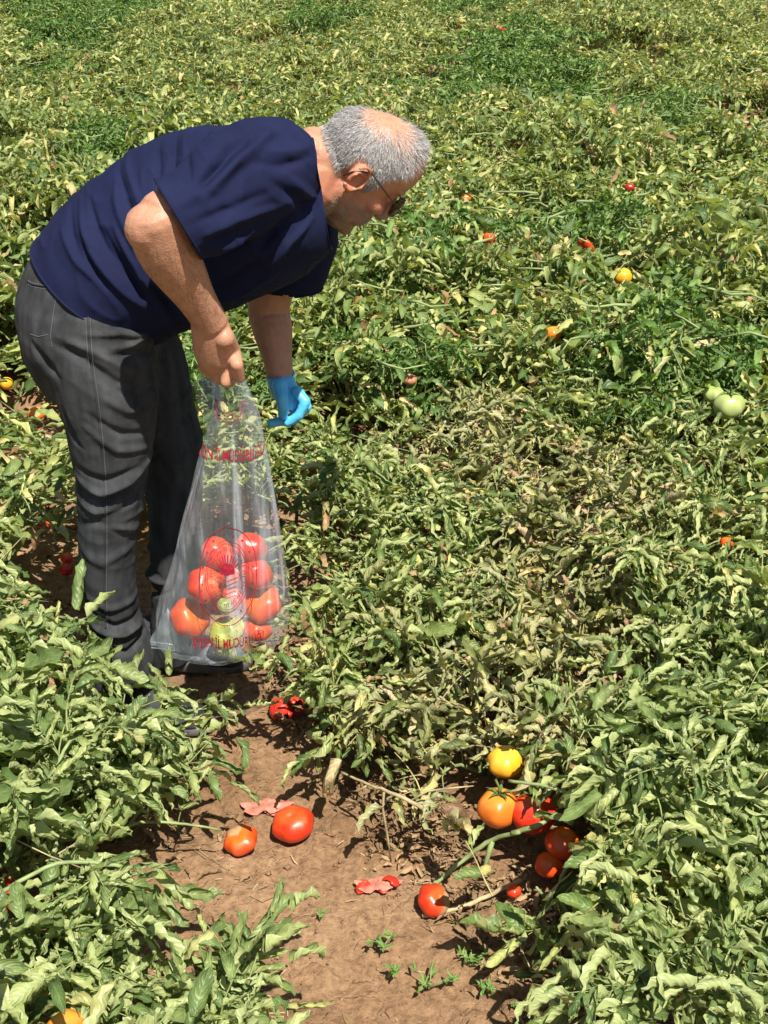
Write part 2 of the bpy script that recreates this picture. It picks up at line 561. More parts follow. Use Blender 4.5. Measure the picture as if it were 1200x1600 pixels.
def compound_leaf(seed, T, size=1.0, leaflets=None, lift=0.5):
    """a tomato leaf: a drooping stalk along +x with leaflets in pairs and one at the tip"""
    r = random.Random(seed)
    q = QuadSoup()
    L = r.uniform(0.10, 0.17) * size
    n = 6
    pts = []; p = Vector((0, 0, 0)); ang = r.uniform(0.2, 0.2 + lift); yaw = 0
    dro = r.uniform(0.5, 1.6)
    dirs = []
    for i in range(n + 1):
        pts.append(p.copy())
        a = ang - dro * (i / n)
        d = Vector((math.cos(a) * math.cos(yaw), math.cos(a) * math.sin(yaw), math.sin(a)))
        dirs.append(d)
        p = p + d * (L / n)
        yaw += r.uniform(-0.15, 0.15)
    q.add(*quad_tube(pts[:-1], 0.0022 * size, 0.0012 * size))
    npair = leaflets if leaflets else r.choice((2, 2, 3))
    for k in range(npair):
        i = int(1 + (n - 2) * (k + 0.6) / npair)
        for sgn in (-1, 1):
            if r.random() < 0.1: continue
            d = dirs[i]
            side = Vector((0, 0, 1)).cross(d).normalized() * sgn
            dd = (d * r.uniform(0.3, 0.8) + side * 1.0 + Vector((0, 0, r.uniform(-0.5, 0.3)))).normalized()
            up = (Vector((0, 0, 1)) + Vector((r.gauss(0, 0.7), r.gauss(0, 0.7), 0))).normalized()
            s = size * r.uniform(0.04, 0.085)
            V, F, UV = r.choice(T)
            q.add((V * s) @ frame(dd, up).T + np.array(pts[i]), F, UV)
    V, F, UV = r.choice(T)
    s = size * r.uniform(0.065, 0.105)
    up = (Vector((0, 0, 1)) + Vector((r.gauss(0, 0.3), r.gauss(0, 0.3), 0))).normalized()
    q.add((V * s) @ frame(dirs[n - 1], up).T + np.array(pts[n]), F, UV)
    return np.concatenate(q.V), np.concatenate(q.F), np.concatenate(q.UV)

CL_HI = [compound_leaf(500 + i, LT_HI) for i in range(26)]
CL_MID = [compound_leaf(600 + i, LT_MID, 0.82) for i in range(26)]
CL_SMALL = [compound_leaf(700 + i, LT_MID, 0.62, leaflets=3) for i in range(16)]

def plan_plant(seed, Rr, H, nst, nl, lift=0.9):
    """stems and leaf places: returns (stem polylines, [(pos, dir, up, scale)])"""
    r = random.Random(seed)
    stems = []; places = []
    for s in range(nst):
        az = 2 * math.pi * (s + r.uniform(-0.4, 0.4)) / nst
        ln = Rr * r.uniform(0.35, 1.05)
        hh = H * r.uniform(0.45, 1.2)
        pts = []
        bend = r.uniform(-0.5, 0.5)
        for i in range(7):
            t = i / 6
            rad = ln * t ** 0.9
            z = hh * (1 - (1 - t) ** 2.0) * (1 - 0.30 * t ** 3)
            a2 = az + bend * t
            pts.append(Vector((rad * math.cos(a2) + r.uniform(-.008, .008), rad * math.sin(a2) + r.uniform(-.008, .008), z)))
        stems.append(pts)
        for k in range(nl):
            t = r.uniform(0.22, 1.0) ** 0.8
            f = t * 6; i = min(5, int(f)); p = pts[i].lerp(pts[i + 1], f - i)
            tan = (pts[i + 1] - pts[i]).normalized()
            a3 = r.uniform(0, 2 * math.pi)
            d = (tan * 0.6 + Vector((math.cos(a3), math.sin(a3), r.uniform(-0.1, lift)))).normalized()
            up = (Vector((0, 0, 1)) + Vector((r.gauss(0, 0.25), r.gauss(0, 0.25), 0))).normalized()
            places.append((p, d, up, r.uniform(0.8, 1.15)))
    return stems, places

def xf(d, up):
    """orientation with +x to d's heading, keeping the leaf's own droop"""
    h = Vector((d.x, d.y, 0))
    if h.length < 1e-3: h = Vector((1, 0, 0))
    h.normalize()
    el = math.asin(max(-1, min(1, d.z)))
    dd = h * math.cos(el * 0.8) + Vector((0, 0, 1)) * math.sin(el * 0.8)
    return frame(dd, up)

def plant_mesh(name, seed, Rr, H, nst, nl, CL, mat, sc=1.0, ok=None):
    stems, places = plan_plant(seed, Rr, H, nst, nl)
    r = random.Random(seed + 9)
    q = QuadSoup()
    for p, d, up, s in places:
        V, F, UV = r.choice(CL)
        if ok and not (ok(p) and ok(p + d * .09)): continue
        q.add((V * s * sc) @ xf(d, up).T + np.array(p), F, UV)
    for k in range(10):
        a = r.uniform(0, 6.28); q0 = Vector((math.cos(a), math.sin(a), 0)) * (Rr * r.uniform(0, .9)) + Vector((0, 0, H * r.uniform(.6, 1.0)))
        a += r.uniform(-1, 1); L_ = r.uniform(.06, .2)
        stems.append([q0 + Vector((math.cos(a + .5 * t), math.sin(a + .5 * t), r.uniform(-.1, .1))) * (L_ * t) for t in (0.01, .3, .6, 1)])
    return q.mesh(name, mat), stems

def stems_mesh(name, stems, r0=0.005, r1=0.0022, n=5, mat=None):
    g = Geo()
    for s in stems:
        tube(g, s, [r0 + (r1 - r0) * i / (len(s) - 1) for i in range(len(s))], n=n)
    return g.mesh(name, mat or M['stem'])

# fruit places, so that foliage leaves a gap over them: (px, py, height above ground or None, radius)
FRUIT = []
def fruit_ok(p, slack=1.0):
    for c, rad in FRUIT:
        v = p - c
        vu = (Vector((0, 0, CAM_H + 0.3)) - c).normalized()
        al = v.dot(vu)
        if -0.02 < al < 0.55:
            if (v - vu * al).length < rad * 1.5 * slack + 0.015: return False
        if v.length < rad + 0.03: return False
    return True
VIEWUP = Vector((0, -0.86, 0.5)).normalized()

def legs_ok(p):
    # the man and his bag keep leaves off the space they take
    if ((p.x + 0.345) / 0.15) ** 2 + ((p.y - 2.16) / 0.095) ** 2 < 1 and p.z > 0.12: return False
    if 2.08 < p.y < 2.55 and -0.74 < p.x < -0.38: return False
    return True

# list of fruits in the plants / on the soil
fruit_specs = []
def F_(px, py, r, kind, label, z=None, group=None, squash=0.82, tilt=(0, 0), Y=None, gap=True, cal=False):
    if Y is not None: c = pt(px, py, Y)
    else: c = pz(px, py, z)
    fruit_specs.append((c, r, kind, label, squash, tilt, group, cal))
    if gap: FRUIT.append((c, r))
F_(457, 1288, 0.0425, 'red', 'whole ripe red tomato lying on the bare path beside a smaller split one', z=0.034, squash=0.74, tilt=(0.22, 0.1))
F_(375, 1312, 0.034, 'redorange', 'small orange red tomato with a pale rotten split top on the bare path', z=0.024, squash=0.68, tilt=(0.2, -0.2))
F_(680, 1408, 0.032, 'rot', 'red tomato with a big wrinkled tan rot patch at the path edge', z=0.028, squash=0.8, tilt=(0.3, 0.5))
F_(780, 1263, 0.040, 'orange', 'half ripe orange tomato hanging left of the red one in the right foreground plant', z=0.14, squash=0.92, tilt=(0.1, 0.1), cal=True)
F_(832, 1270, 0.043, 'red', 'large red tomato hanging right of the orange one in the right foreground plant', z=0.14, squash=0.9, tilt=(0.3, 0.4), cal=True)
F_(880, 1318, 0.033, 'redorange', 'orange red tomato in the shade just below the large red tomato', z=0.11, squash=0.85)
F_(858, 1352, 0.026, 'redorange', 'small orange red tomato low under the stems at the right foreground plant', z=0.08, squash=0.85)
F_(803, 1392, 0.014, 'red', 'tiny red tomato fragment low between two stems near the path', z=0.05, squash=0.8)
F_(790, 1190, 0.036, 'yellow', 'yellow orange tomato right of the path, above the half ripe orange one', z=0.17, squash=0.8)
F_(106, 1612, 0.032, 'orange', 'orange tomato among leaves at the bottom left of the foreground', z=0.22, squash=0.85)
F_(12, 1398, 0.028, 'darkred', 'dark red tomato in the shade of foliage at the left edge', z=0.22, squash=0.85)
F_(66, 818, 0.023, 'red', 'small red tomato on the soil left of the trousers, above its neighbours', z=0.12, squash=0.9, tilt=(0.2, 1.2))
F_(104, 872, 0.016, 'red', 'small red tomato near the left edge of the trouser leg, upper one', z=0.10, squash=0.9)
F_(103, 890, 0.018, 'darkred', 'small dark red tomato by the trouser leg, lower one', z=0.09, squash=0.9)
F_(58, 646, 0.030, 'orange', 'broken orange tomato on straw left of the thigh', z=0.12, squash=0.7)
F_(10, 599, 0.024, 'yellow', 'orange yellow tomato on dry litter at the left picture edge', z=0.12, squash=0.9)
F_(782, 45, 0.05, 'red', 'red tomato at the far top of the field', z=0.36, squash=0.8)
F_(728, 309, 0.026, 'orange', 'tiny orange tomato in the foliage right of the bent head', z=0.35, squash=0.8)
F_(764, 372, 0.026, 'redorange', 'small orange red tomato between curled leaves, below the tiny orange one', z=0.35, squash=0.9)
F_(916, 387, 0.036, 'redlong', 'elongated red tomato lying slanted on curled leaves above the yellow one', z=0.35, squash=0.6, tilt=(0.0, 0.9))
F_(972, 432, 0.036, 'yellow', 'round yellow orange tomato below the elongated red one', z=0.35, squash=0.95)
F_(864, 521, 0.028, 'orange', 'little orange tomato in dry leaves at the middle of the field', z=0.35, squash=0.8)
F_(640, 593, 0.022, 'pink', 'small pinkish tomato in dry leaves right of the blue glove', z=0.30, squash=0.8)
F_(1115, 616, 0.030, 'green', 'smaller pale green tomato left of its larger neighbour at the right', z=0.33, squash=0.85)
F_(1139, 633, 0.044, 'green', 'larger pale green tomato at the right beside a smaller one', z=0.35, squash=0.92, cal=True)
F_(1136, 848, 0.018, 'redorange', 'small orange red tomato bit in dry litter at the right', z=0.27, squash=0.7)
F_(984, 293, 0.024, 'darkred', 'dark red tomato in a shaded hollow of the far right foliage', z=0.35, squash=0.85)
F_(447, 1115, 0.030, None, '', z=0.03)
F_(590, 1386, 0.035, None, '', z=0.02)
F_(600, 1540, 0.06, None, '', z=0.0)

# near plants: every leaf an object of its own, sharing mesh data
leaf_me = {}
def leaf_meshes(matkey):
    if matkey not in leaf_me:
        leaf_me[matkey] = [mesh_np('leaf', V, F, UV, True, M[matkey]) for V, F, UV in CL_HI]
    return leaf_me[matkey]

def near_plant(x, y, Rr, H, nst, nl, matkey, seed, label, group, sc=1.0):
    z0 = ground_h(x, y)
    t = empty('tomato_plant', (x, y, z0 - 0.005))
    tag(t, label, 'tomato plant', group)
    stems, places = plan_plant(seed, Rr, H, nst, nl)
    keep = []
    for s in stems:
        w = [p + Vector((x, y, z0)) for p in s]
        cut_i = len(s)
        for i, p in enumerate(w):
            if not legs_ok(p) or (not fruit_ok(p, 0.5)): cut_i = i; break
        if cut_i >= 3: keep.append(s[:cut_i])
    for s_ in keep: link('stem', stems_mesh('stem', [s_]), t)
    r = random.Random(seed + 4)
    tw = []
    for k in range(9):
        a = r.uniform(0, 6.28); q0 = Vector((math.cos(a), math.sin(a), 0)) * (Rr * r.uniform(0, .7)) + Vector((0, 0, H * r.uniform(.3, .95)))
        a += r.uniform(-1, 1); L_ = r.uniform(.06, .2); dz = r.uniform(-.5, .3)
        pp = [q0 + Vector((math.cos(a + .5 * q), math.sin(a + .5 * q), dz * q)) * (L_ * q) for q in (0, .3, .6, 1)]
        if all(legs_ok(p_ + Vector((x, y, z0))) and fruit_ok(p_ + Vector((x, y, z0))) for p_ in pp): tw.append(pp)
    if tw: tag(link('dry_twigs', stems_mesh('dry_twigs', tw, .0018, .0009, 4, M['stem_dry'] if r.random() < .7 else M['stem']), t), kind='stuff')
    ms = leaf_meshes(matkey)
    for p, d, up, s in places:
        tip = p + d * 0.10 * sc + Vector((x, y, z0))
        w = p + Vector((x, y, z0))
        if (tip - Vector((0, 0, CAM_H))).length < 1.68: continue
        if not (legs_ok(tip) and legs_ok(w) and fruit_ok(tip) and fruit_ok(w)): continue
        lf = bpy.data.objects.new('leaf', r.choice(ms))
        COL.objects.link(lf); lf.parent = t
        m = Matrix(xf(d, up).tolist()).to_4x4()
        lf.matrix_local = Matrix.Translation(p) @ m @ Matrix.Scale(s * sc, 4)
    return t

placed = []
LAB_NEAR = []
def try_place(x, y, rad):
    d, hw = path_sd(x, y)
    if abs(d) < hw + rad * (0.72 if y < 2.6 else 0.5): return False
    if -0.85 < x < -0.12 and 1.95 < y < 2.75: return False
    return True

def pix(x, y, z):
    dx, dy, dz = x, y, z - CAM_H
    dep = dy * CP - dz * SP
    return 600 + FPX * dx / dep, 800 - FPX * (dy * SP + dz * CP) / dep

# -- hand set near plants: x, y, radius, height, stems, leaves per stem
near = [
    # left foreground row
    (-0.42, 1.03, 0.26, 0.34, 10, 10), (-0.68, 1.20, 0.30, 0.38, 10, 10), (-0.64, 1.50, 0.26, 0.36, 10, 10), (-0.88, 1.50, 0.30, 0.38, 10, 11),
    (-0.70, 1.80, 0.27, 0.34, 10, 11), (-1.02, 1.88, 0.32, 0.40, 10, 11), (-0.98, 2.22, 0.27, 0.36, 10, 11), (-0.30, 1.26, 0.16, 0.22, 6, 7), (-0.52, 1.80, 0.15, 0.24, 6, 6),
    # right of the path, edge plants then inward
    (0.60, 1.22, 0.28, 0.30, 10, 11), (0.42, 1.62, 0.30, 0.27, 10, 11), (0.72, 1.52, 0.30, 0.34, 10, 11), (0.22, 1.98, 0.26, 0.25, 10, 11), (0.56, 1.92, 0.32, 0.30, 10, 11),
    (0.88, 1.86, 0.30, 0.36, 10, 11), (0.04, 2.30, 0.24, 0.26, 10, 11), (0.36, 2.30, 0.32, 0.28, 10, 11), (0.74, 2.26, 0.32, 0.33, 10, 11), (0.06, 2.68, 0.30, 0.28, 10, 11),
    (0.48, 2.68, 0.34, 0.28, 10, 11), (0.90, 2.62, 0.34, 0.32, 10, 11), (-0.18, 3.04, 0.32, 0.29, 10, 11), (0.28, 3.08, 0.34, 0.26, 10, 11), (0.70, 3.06, 0.34, 0.28, 10, 11), (1.12, 3.02, 0.34, 0.31, 10, 11),
    (1.16, 2.30, 0.32, 0.34, 8, 8), (-0.075, 2.06, 0.14, 0.26, 6, 7), (0.34, 1.60, 0.17, 0.17, 7, 8),
]
where = [
    'wilted tomato plant at the bottom left corner of the path edge', 'leafy tomato plant at the left picture edge near the bottom', 'leafy tomato plant left of the small split tomato', 'tall tomato plant at the left edge, second from the bottom',
    'tomato plant just in front of the near shoe', 'tomato plant at the left edge in front of the trouser leg', 'tomato plant at the left edge beside the trouser shin', 'small curled shoot standing over the bottom of the path', 'small shoot with a twig reaching over the path by the shoe',
    'tomato plant at the bottom right of the soil path', 'sprawling tomato plant bearing the orange and red tomatoes', 'dense tomato plant right of the two hanging tomatoes', 'low half dry tomato plant at the path edge over the dry bare twig', 'tomato plant behind the hanging orange and red tomatoes',
    'tomato plant at the right edge level with the yellow tomato', 'tomato plant touching the right side of the plastic bag', 'tomato plant right of the broken red tomato pieces', 'tomato plant toward the right edge below the dry litter patch', 'tomato plant in the shadow of the man beside the bag top',
    'curled tomato plant right of the man, in line with his knees', 'tomato plant in the dry patch at the right', 'tomato plant just behind the blue gloved hand', 'half dry tomato plant at the picture centre', 'half dry tomato plant between the centre and the green tomatoes', 'tomato plant under the pale green tomatoes', 'tomato plant at the right edge beyond the dry litter', 'small tomato plant whose leaves lap over the lower right of the bag', 'low shoot at the path edge right of the rotten tomato',
]
for i, (x, y, rad, H, ns, nl) in enumerate(near):
    mk = 'leaf_fore' if (x < -0.2 and y < 2.4) or (x > 0.5 and y < 2.0) else 'leaf_wilt'
    if (x, y) in ((0.22, 1.98), (0.36, 1.66), (0.48, 2.68), (0.28, 3.08), (0.36, 2.30)): mk = 'leaf_fade'
    near_plant(x, y, rad, H, ns, nl + 3, mk, 1000 + i, where[i], 'tomato plants along the path', sc=0.94 if y < 2.0 else 0.82)
    placed.append((x, y, rad))

# -- the rest of the field
def variants(n, base, Rr, H, nst, nl, CL, mk, sc=1.0):
    out = []
    for i in range(n):
        args = ('foliage', base + i, Rr, H, nst, nl, CL, M[mk], sc)
        me, stems = plant_mesh(*args)
        out.append((me, stems_mesh('stem', stems, n=3), args))
    return out
VAR = {
    'mid': variants(7, 2000, 0.37, 0.38, 16, 17, CL_MID, 'leaf_wilt'),
    'mid_green': variants(3, 2100, 0.34, 0.36, 14, 11, CL_SMALL, 'leaf_green'),
    'mid_dry': variants(3, 2200, 0.34, 0.19, 10, 9, CL_SMALL, 'leaf_dry'),
    'far': variants(5, 2300, 0.56, 0.38, 19, 19, CL_MID, 'leaf_wilt'),
    'far_green': variants(3, 2400, 0.55, 0.36, 20, 15, CL_SMALL, 'leaf_green', 1.15),
}
def field_plant(kind, x, y, s, label, group, cat='tomato plant'):
    me, sm, args = rng.choice(VAR[kind])
    t = empty('weed_plant' if 'green' in kind else 'tomato_plant', (x, y, ground_h(x, y) - 0.01))
    t.rotation_euler.z = rng.uniform(0, 6.28)
    t.scale = (s, s, s * rng.uniform(0.7, 1.3))
    tag(t, label, cat, group)
    near_f = [c for c, rad in FRUIT if math.hypot(c.x - x, c.y - y) < (0.75 if 'far' in kind else 0.55) * s]
    if near_f:
        mw = Matrix.Translation(t.location) @ Matrix.Rotation(t.rotation_euler.z, 4, 'Z') @ Matrix.Diagonal((*t.scale, 1))
        me, _ = plant_mesh(*args, ok=lambda p: fruit_ok(mw @ p, 1.0))
    tag(link('foliage', me, t), kind='stuff')
    tag(link('stems', sm, t), kind='stuff'); FLAST[0] = t

FIELD = []; FLAST = [None]
def green_zone(x, y):
    u, v = pix(x, y, 0.3)
    n = noise.noise(Vector((u * 0.006, v * 0.009, 4.4)))
    s = n
    if 620 < u < 830 and 80 < v < 330: s += 0.35
    if 60 < u < 190 and -20 < v < 110: s += 0.5
    if 430 < u < 760 and 380 < v < 470: s += 0.3
    if 930 < u < 1050 and 520 < v < 640: s += 0.4
    if u > 640 and v < 170: s += 0.05
    return s > 0.40

def dry_zone(x, y):
    u, v = pix(x, y, 0.2)
    n = noise.noise(Vector((u * 0.008, v * 0.012, 14.4)))
    s = n
    if 500 < u < 1000 and 480 < v < 960: s += 0.28
    if u < 130 and 560 < v < 800: s += 0.9
    if u < 400 and 150 < v < 330: s += 0.25
    return s > 0.42

cnt = 0
def fill(y0, y1, step, prefix, rad, xr, far):
    global cnt
    y = y0; row = 0
    while y < y1:
        half = y * 0.33 + 0.6
        x = -half + (step / 2 if row % 2 else 0)
        while x < half:
            px_ = x + rng.uniform(-0.33, 0.33) * step; py_ = y + rng.uniform(-0.3, 0.3) * step
            x += step
            if not try_place(px_, py_, rad * 0.9): continue
            if any(math.hypot(px_ - a, py_ - b) < (c + rad) * 0.52 for a, b, c in placed[:len(near)]): continue
            u, v = pix(px_, py_, 0.2)
            side = 'left' if u < 300 else 'right' if u > 800 else 'middle'
            g = green_zone(px_, py_); d = dry_zone(px_, py_)
            if g:
                kind = prefix + '_green'
                lab = {'left': 'fresh green leafy weed clump among tomato plants at the left of the field', 'right': 'fresh green leafy weed clump among tomato plants at the right of the field', 'middle': 'fresh green leafy weed clump among tomato plants behind the man'}[side]
                grp = 'green weed clumps in the field'; cat = 'weed'
            elif d and not far:
                kind = 'mid_dry'
                lab = {'left': 'low dried out tomato plant in straw left of the man', 'right': 'low dried out tomato plant at the right of the field', 'middle': 'low dried out tomato plant in the middle of the field'}[side]
                grp = 'dried out tomato plants'; cat = 'tomato plant'
            else:
                kind = prefix
                if far: lab = 'wilted tomato plant in the closed far field at the ' + side + (' top' if py_ > 9 else '')
                else: lab = 'wilted tomato plant with curled grey green leaves at the field ' + side
                grp = 'tomato plants of the field'; cat = 'tomato plant'
            field_plant(kind, px_, py_, rng.uniform(0.88, 1.15), lab, grp, cat)
            FIELD.append((FLAST[0], pix(px_, py_, 0.3), 'fresh green weed clump' if g else 'dried out tomato plant' if 'dry' in kind else 'wilted tomato plant'))
            cnt += 1
        y += step * 0.86; row += 1
fill(1.5, 4.4, 0.36, 'mid', 0.34, 0, False)
fill(4.5, 8.0, 0.54, 'mid', 0.34, 0, False)
fill(8.0, 18.4, 0.86, 'far', 0.5, 0, True)
LAND = [('red tomato at the far top', 782, 45), ("man's head", 590, 250), ("man's back", 250, 210), ('orange red tomato beside the head', 764, 372), ('elongated red tomato', 916, 387),
        ('yellow tomato of the field', 972, 432), ('pale green tomatoes', 1128, 625), ('little orange tomato in dry leaves', 864, 521), ('blue glove', 450, 625), ('dark red tomato in the hollow', 984, 293), ('orange tomatoes by the thigh', 35, 620)]
ORD = ['nearest', 'second', 'third', 'fourth', 'fifth', 'sixth', 'seventh', 'eighth', 'ninth', 'tenth', 'eleventh', 'twelfth']
buckets = {}
for o, (u, v), look in FIELD:
    if not (-40 < u < 1240 and -30 < v < 1640):
        o['label'] = look + (' standing just beyond the left picture edge' if u < 0 else ' standing just beyond the right picture edge' if u > 1200 else ' beyond the top picture edge'); continue
    nm, lx, ly = min(LAND, key=lambda l: (l[1] - u) ** 2 + ((l[2] - v) * 1.3) ** 2)
    dx, dy = u - lx, v - ly
    hz = '' if abs(dx) < abs(dy) * .45 else ('left' if dx < 0 else 'right')
    vt = '' if abs(dy) < abs(dx) * .45 else ('upper' if dy < 0 else 'lower')
    if hz and vt: w = '%s %s of the ' % ('up' if vt == 'upper' else 'down', hz)
    elif hz: w = '%s of the ' % hz
    else: w = 'above the ' if vt == 'upper' else 'below the '
    buckets.setdefault((look, w + nm), []).append((math.hypot(dx, dy), o))
for (look, w), lst in buckets.items():
    lst.sort(key=lambda q: q[0])
    for k, (_, o) in enumerate(lst):
        o['label'] = '%s, %s one %s' % (look, ORD[k], w) if k < len(ORD) else '%s, outermost one %s' % (look, w)
print('field plants', cnt)


# ================================================================== the man
def skin_mat():
    m, nt, N, L, P = new_mat('skin')
    at = N.new('ShaderNodeAttribute'); at.attribute_name = 'tint'
    tc = N.new('ShaderNodeTexCoord')
    nz = N.new('ShaderNodeTexNoise'); nz.inputs['Scale'].default_value = 55; nz.inputs['Detail'].default_value = 5
    L.new(tc.outputs['Object'], nz.inputs['Vector'])
    rp = ramp(N, [(0.3, (0.86, 0.80, 0.78)), (0.5, (1, 1, 1)), (0.7, (1.12, 1.12, 1.1))]); L.new(nz.outputs[0], rp.inputs[0])
    c = mixc(N, L, 'MULTIPLY', 0.8, at.outputs['Color'], rp.outputs[0])
    L.new(c, P.inputs['Base Color'])
    P.inputs['Roughness'].default_value = 0.52
    P.inputs['Specular IOR Level'].default_value = 0.42
    P.inputs['Subsurface Weight'].default_value = 0.12
    P.inputs['Subsurface Radius'].default_value = (0.012, 0.004, 0.002)
    P.inputs['Subsurface Scale'].default_value = 0.5
    n2 = N.new('ShaderNodeTexNoise'); n2.inputs['Scale'].default_value = 260; n2.inputs['Detail'].default_value = 3
    L.new(tc.outputs['Object'], n2.inputs['Vector'])
    n3 = N.new('ShaderNodeTexVoronoi'); n3.inputs['Scale'].default_value = 320
    L.new(tc.outputs['Object'], n3.inputs['Vector'])
    h = math_node(N, L, 'ADD', n2.outputs[0], math_node(N, L, 'MULTIPLY', n3.outputs['Distance'], 0.6))
    b = N.new('ShaderNodeBump'); b.inputs['Strength'].default_value = 0.45; b.inputs['Distance'].default_value = 0.0012
    L.new(h, b.inputs['Height']); L.new(b.outputs[0], P.inputs['Normal'])
    return m
M['skin'] = skin_mat()

def cloth_mat(name, col, weave=900, rough=0.85, noise_amt=0.15, sheen=0.2, streak=False):
    m, nt, N, L, P = new_mat(name)
    tc = N.new('ShaderNodeTexCoord')
    nz = N.new('ShaderNodeTexNoise'); nz.inputs['Scale'].default_value = 9; nz.inputs['Detail'].default_value = 6
    mp = N.new('ShaderNodeMapping'); L.new(tc.outputs['Object'], mp.inputs[0])
    if streak: mp.inputs['Scale'].default_value = (4, 4, 1)
    L.new(mp.outputs[0], nz.inputs['Vector'])
    lo = tuple(c * (1 - noise_amt) for c in col); hi = tuple(c * (1 + noise_amt) for c in col)
    rp = ramp(N, [(0.3, lo), (0.7, hi)]); L.new(nz.outputs[0], rp.inputs[0])
    n2 = N.new('ShaderNodeTexNoise'); n2.inputs['Scale'].default_value = weave; n2.inputs['Detail'].default_value = 2
    L.new(tc.outputs['Object'], n2.inputs['Vector'])
    rp2 = ramp(N, [(0.35, (0.82, 0.82, 0.82)), (0.65, (1.18, 1.18, 1.18))]); L.new(n2.outputs[0], rp2.inputs[0])
    c = mixc(N, L, 'MULTIPLY', 1, rp.outputs[0], rp2.outputs[0])
    L.new(c, P.inputs['Base Color'])
    P.inputs['Roughness'].default_value = rough
    P.inputs['Specular IOR Level'].default_value = 0.12
    P.inputs['Sheen Weight'].default_value = sheen
    P.inputs['Sheen Roughness'].default_value = 0.4
    n4 = N.new('ShaderNodeTexNoise'); n4.inputs['Scale'].default_value = 30; n4.inputs['Detail'].default_value = 3
    L.new(tc.outputs['Object'], n4.inputs['Vector'])
    h = math_node(N, L, 'ADD', math_node(N, L, 'MULTIPLY', n2.outputs[0], 0.12), math_node(N, L, 'MULTIPLY', n4.outputs[0], 1.0))
    b = N.new('ShaderNodeBump'); b.inputs['Strength'].default_value = 0.4; b.inputs['Distance'].default_value = 0.004
    L.new(h, b.inputs['Height']); L.new(b.outputs[0], P.inputs['Normal'])
    return m
M['shirt'] = cloth_mat('navy_cotton', (0.0100, 0.0135, 0.044), sheen=0.0)
M['jeans'] = cloth_mat('grey_denim', (0.042, 0.044, 0.047), weave=700, noise_amt=0.4, sheen=0.0, streak=True)
M['thread'] = simple_mat('thread', (0.13, 0.135, 0.135), 0.8)
M['metal'] = simple_mat('rivet', (0.6, 0.6, 0.6), 0.3)
M['metal'].node_tree.nodes['Principled BSDF'].inputs['Metallic'].default_value = 1.0
M['glove'] = simple_mat('blue_nitrile', (0.10, 0.52, 0.85), 0.34, 0.5, 0.12, 18, 0.5, 45, 0.003)
M['shoe'] = simple_mat('shoe_fabric', (0.035, 0.036, 0.04), 0.75, 0.3, 0.4, 60, 0.6, 200)
M['sole'] = simple_mat('shoe_sole', (0.13, 0.125, 0.12), 0.7, 0.3, 0.3, 20)
M['frame'] = simple_mat('spectacle_frame', (0.03, 0.022, 0.02), 0.3, 0.5)

# --- head frame
HF = Vector((0.67, 0.25, -0.73)).normalized()          # where the face points
HU0 = Vector((0.71, -0.10, 0.70))
HU = (HU0 - HF * HU0.dot(HF)).normalized()
HS = HU.cross(HF).normalized()                         # towards the right ear
if HS.y > 0: HS = -HS
HSC = 1.07
HO = pt(562, 285, 2.23) - HS * 0.078 * HSC
def hd(f, u, s): return HO + HF * (f * HSC) + HU * (u * HSC) + HS * (s * HSC)
def hell(g, f, u, s, r, n=16, axes=None):
    ell(g, hd(f, u, s), tuple(x * HSC for x in r), axes or (HF, HU, HS), n)

B = Geo()
# cranium and face
hell(B, 0.008, 0.024, 0, (0.088, 0.072, 0.073), 28)
hell(B, 0.036, 0.048, 0, (0.064, 0.066, 0.066), 24)
hell(B, 0.021, 0.040, 0, (0.078, 0.068, 0.070), 24)
hell(B, 0.030, -0.005, 0, (0.062, 0.085, 0.064), 24)
hell(B, 0.022, -0.060, 0, (0.064, 0.046, 0.060), 20)
hell(B, 0.000, -0.050, 0, (0.050, 0.052, 0.066), 20)
hell(B, 0.034, -0.040, 0, (0.056, 0.050, 0.063), 20)
hell(B, 0.030, -0.085, 0, (0.050, 0.030, 0.048), 18)
hell(B, 0.060, -0.088, 0, (0.030, 0.024, 0.032), 16)
hell(B, 0.076, -0.098, 0, (0.018, 0.015, 0.020), 14)
for s in (-1, 1):
    hell(B, 0.058, -0.018, 0.040 * s, (0.028, 0.020, 0.024), 14)
    hell(B, 0.076, 0.030, 0.026 * s, (0.016, 0.009, 0.026), 14)
    hell(B, 0.074, 0.008, 0.031 * s, (0.013, 0.012, 0.014), 12)
    hell(B, 0.060, -0.050, 0.030 * s, (0.027, 0.030, 0.024), 12)
    hell(B, 0.100, -0.036, 0.012 * s, (0.011, 0.009, 0.008), 10)
tube(B, [hd(0.080, 0.022, 0), hd(0.096, 0.0, 0), hd(0.108, -0.022, 0), hd(0.108, -0.034, 0)], [0.009, 0.011, 0.014, 0.013], 12)
hell(B, 0.108, -0.030, 0, (0.013, 0.012, 0.014), 12)
hell(B, 0.086, -0.060, 0, (0.012, 0.0055, 0.023), 12)
hell(B, 0.084, -0.071, 0, (0.012, 0.0065, 0.020), 12)
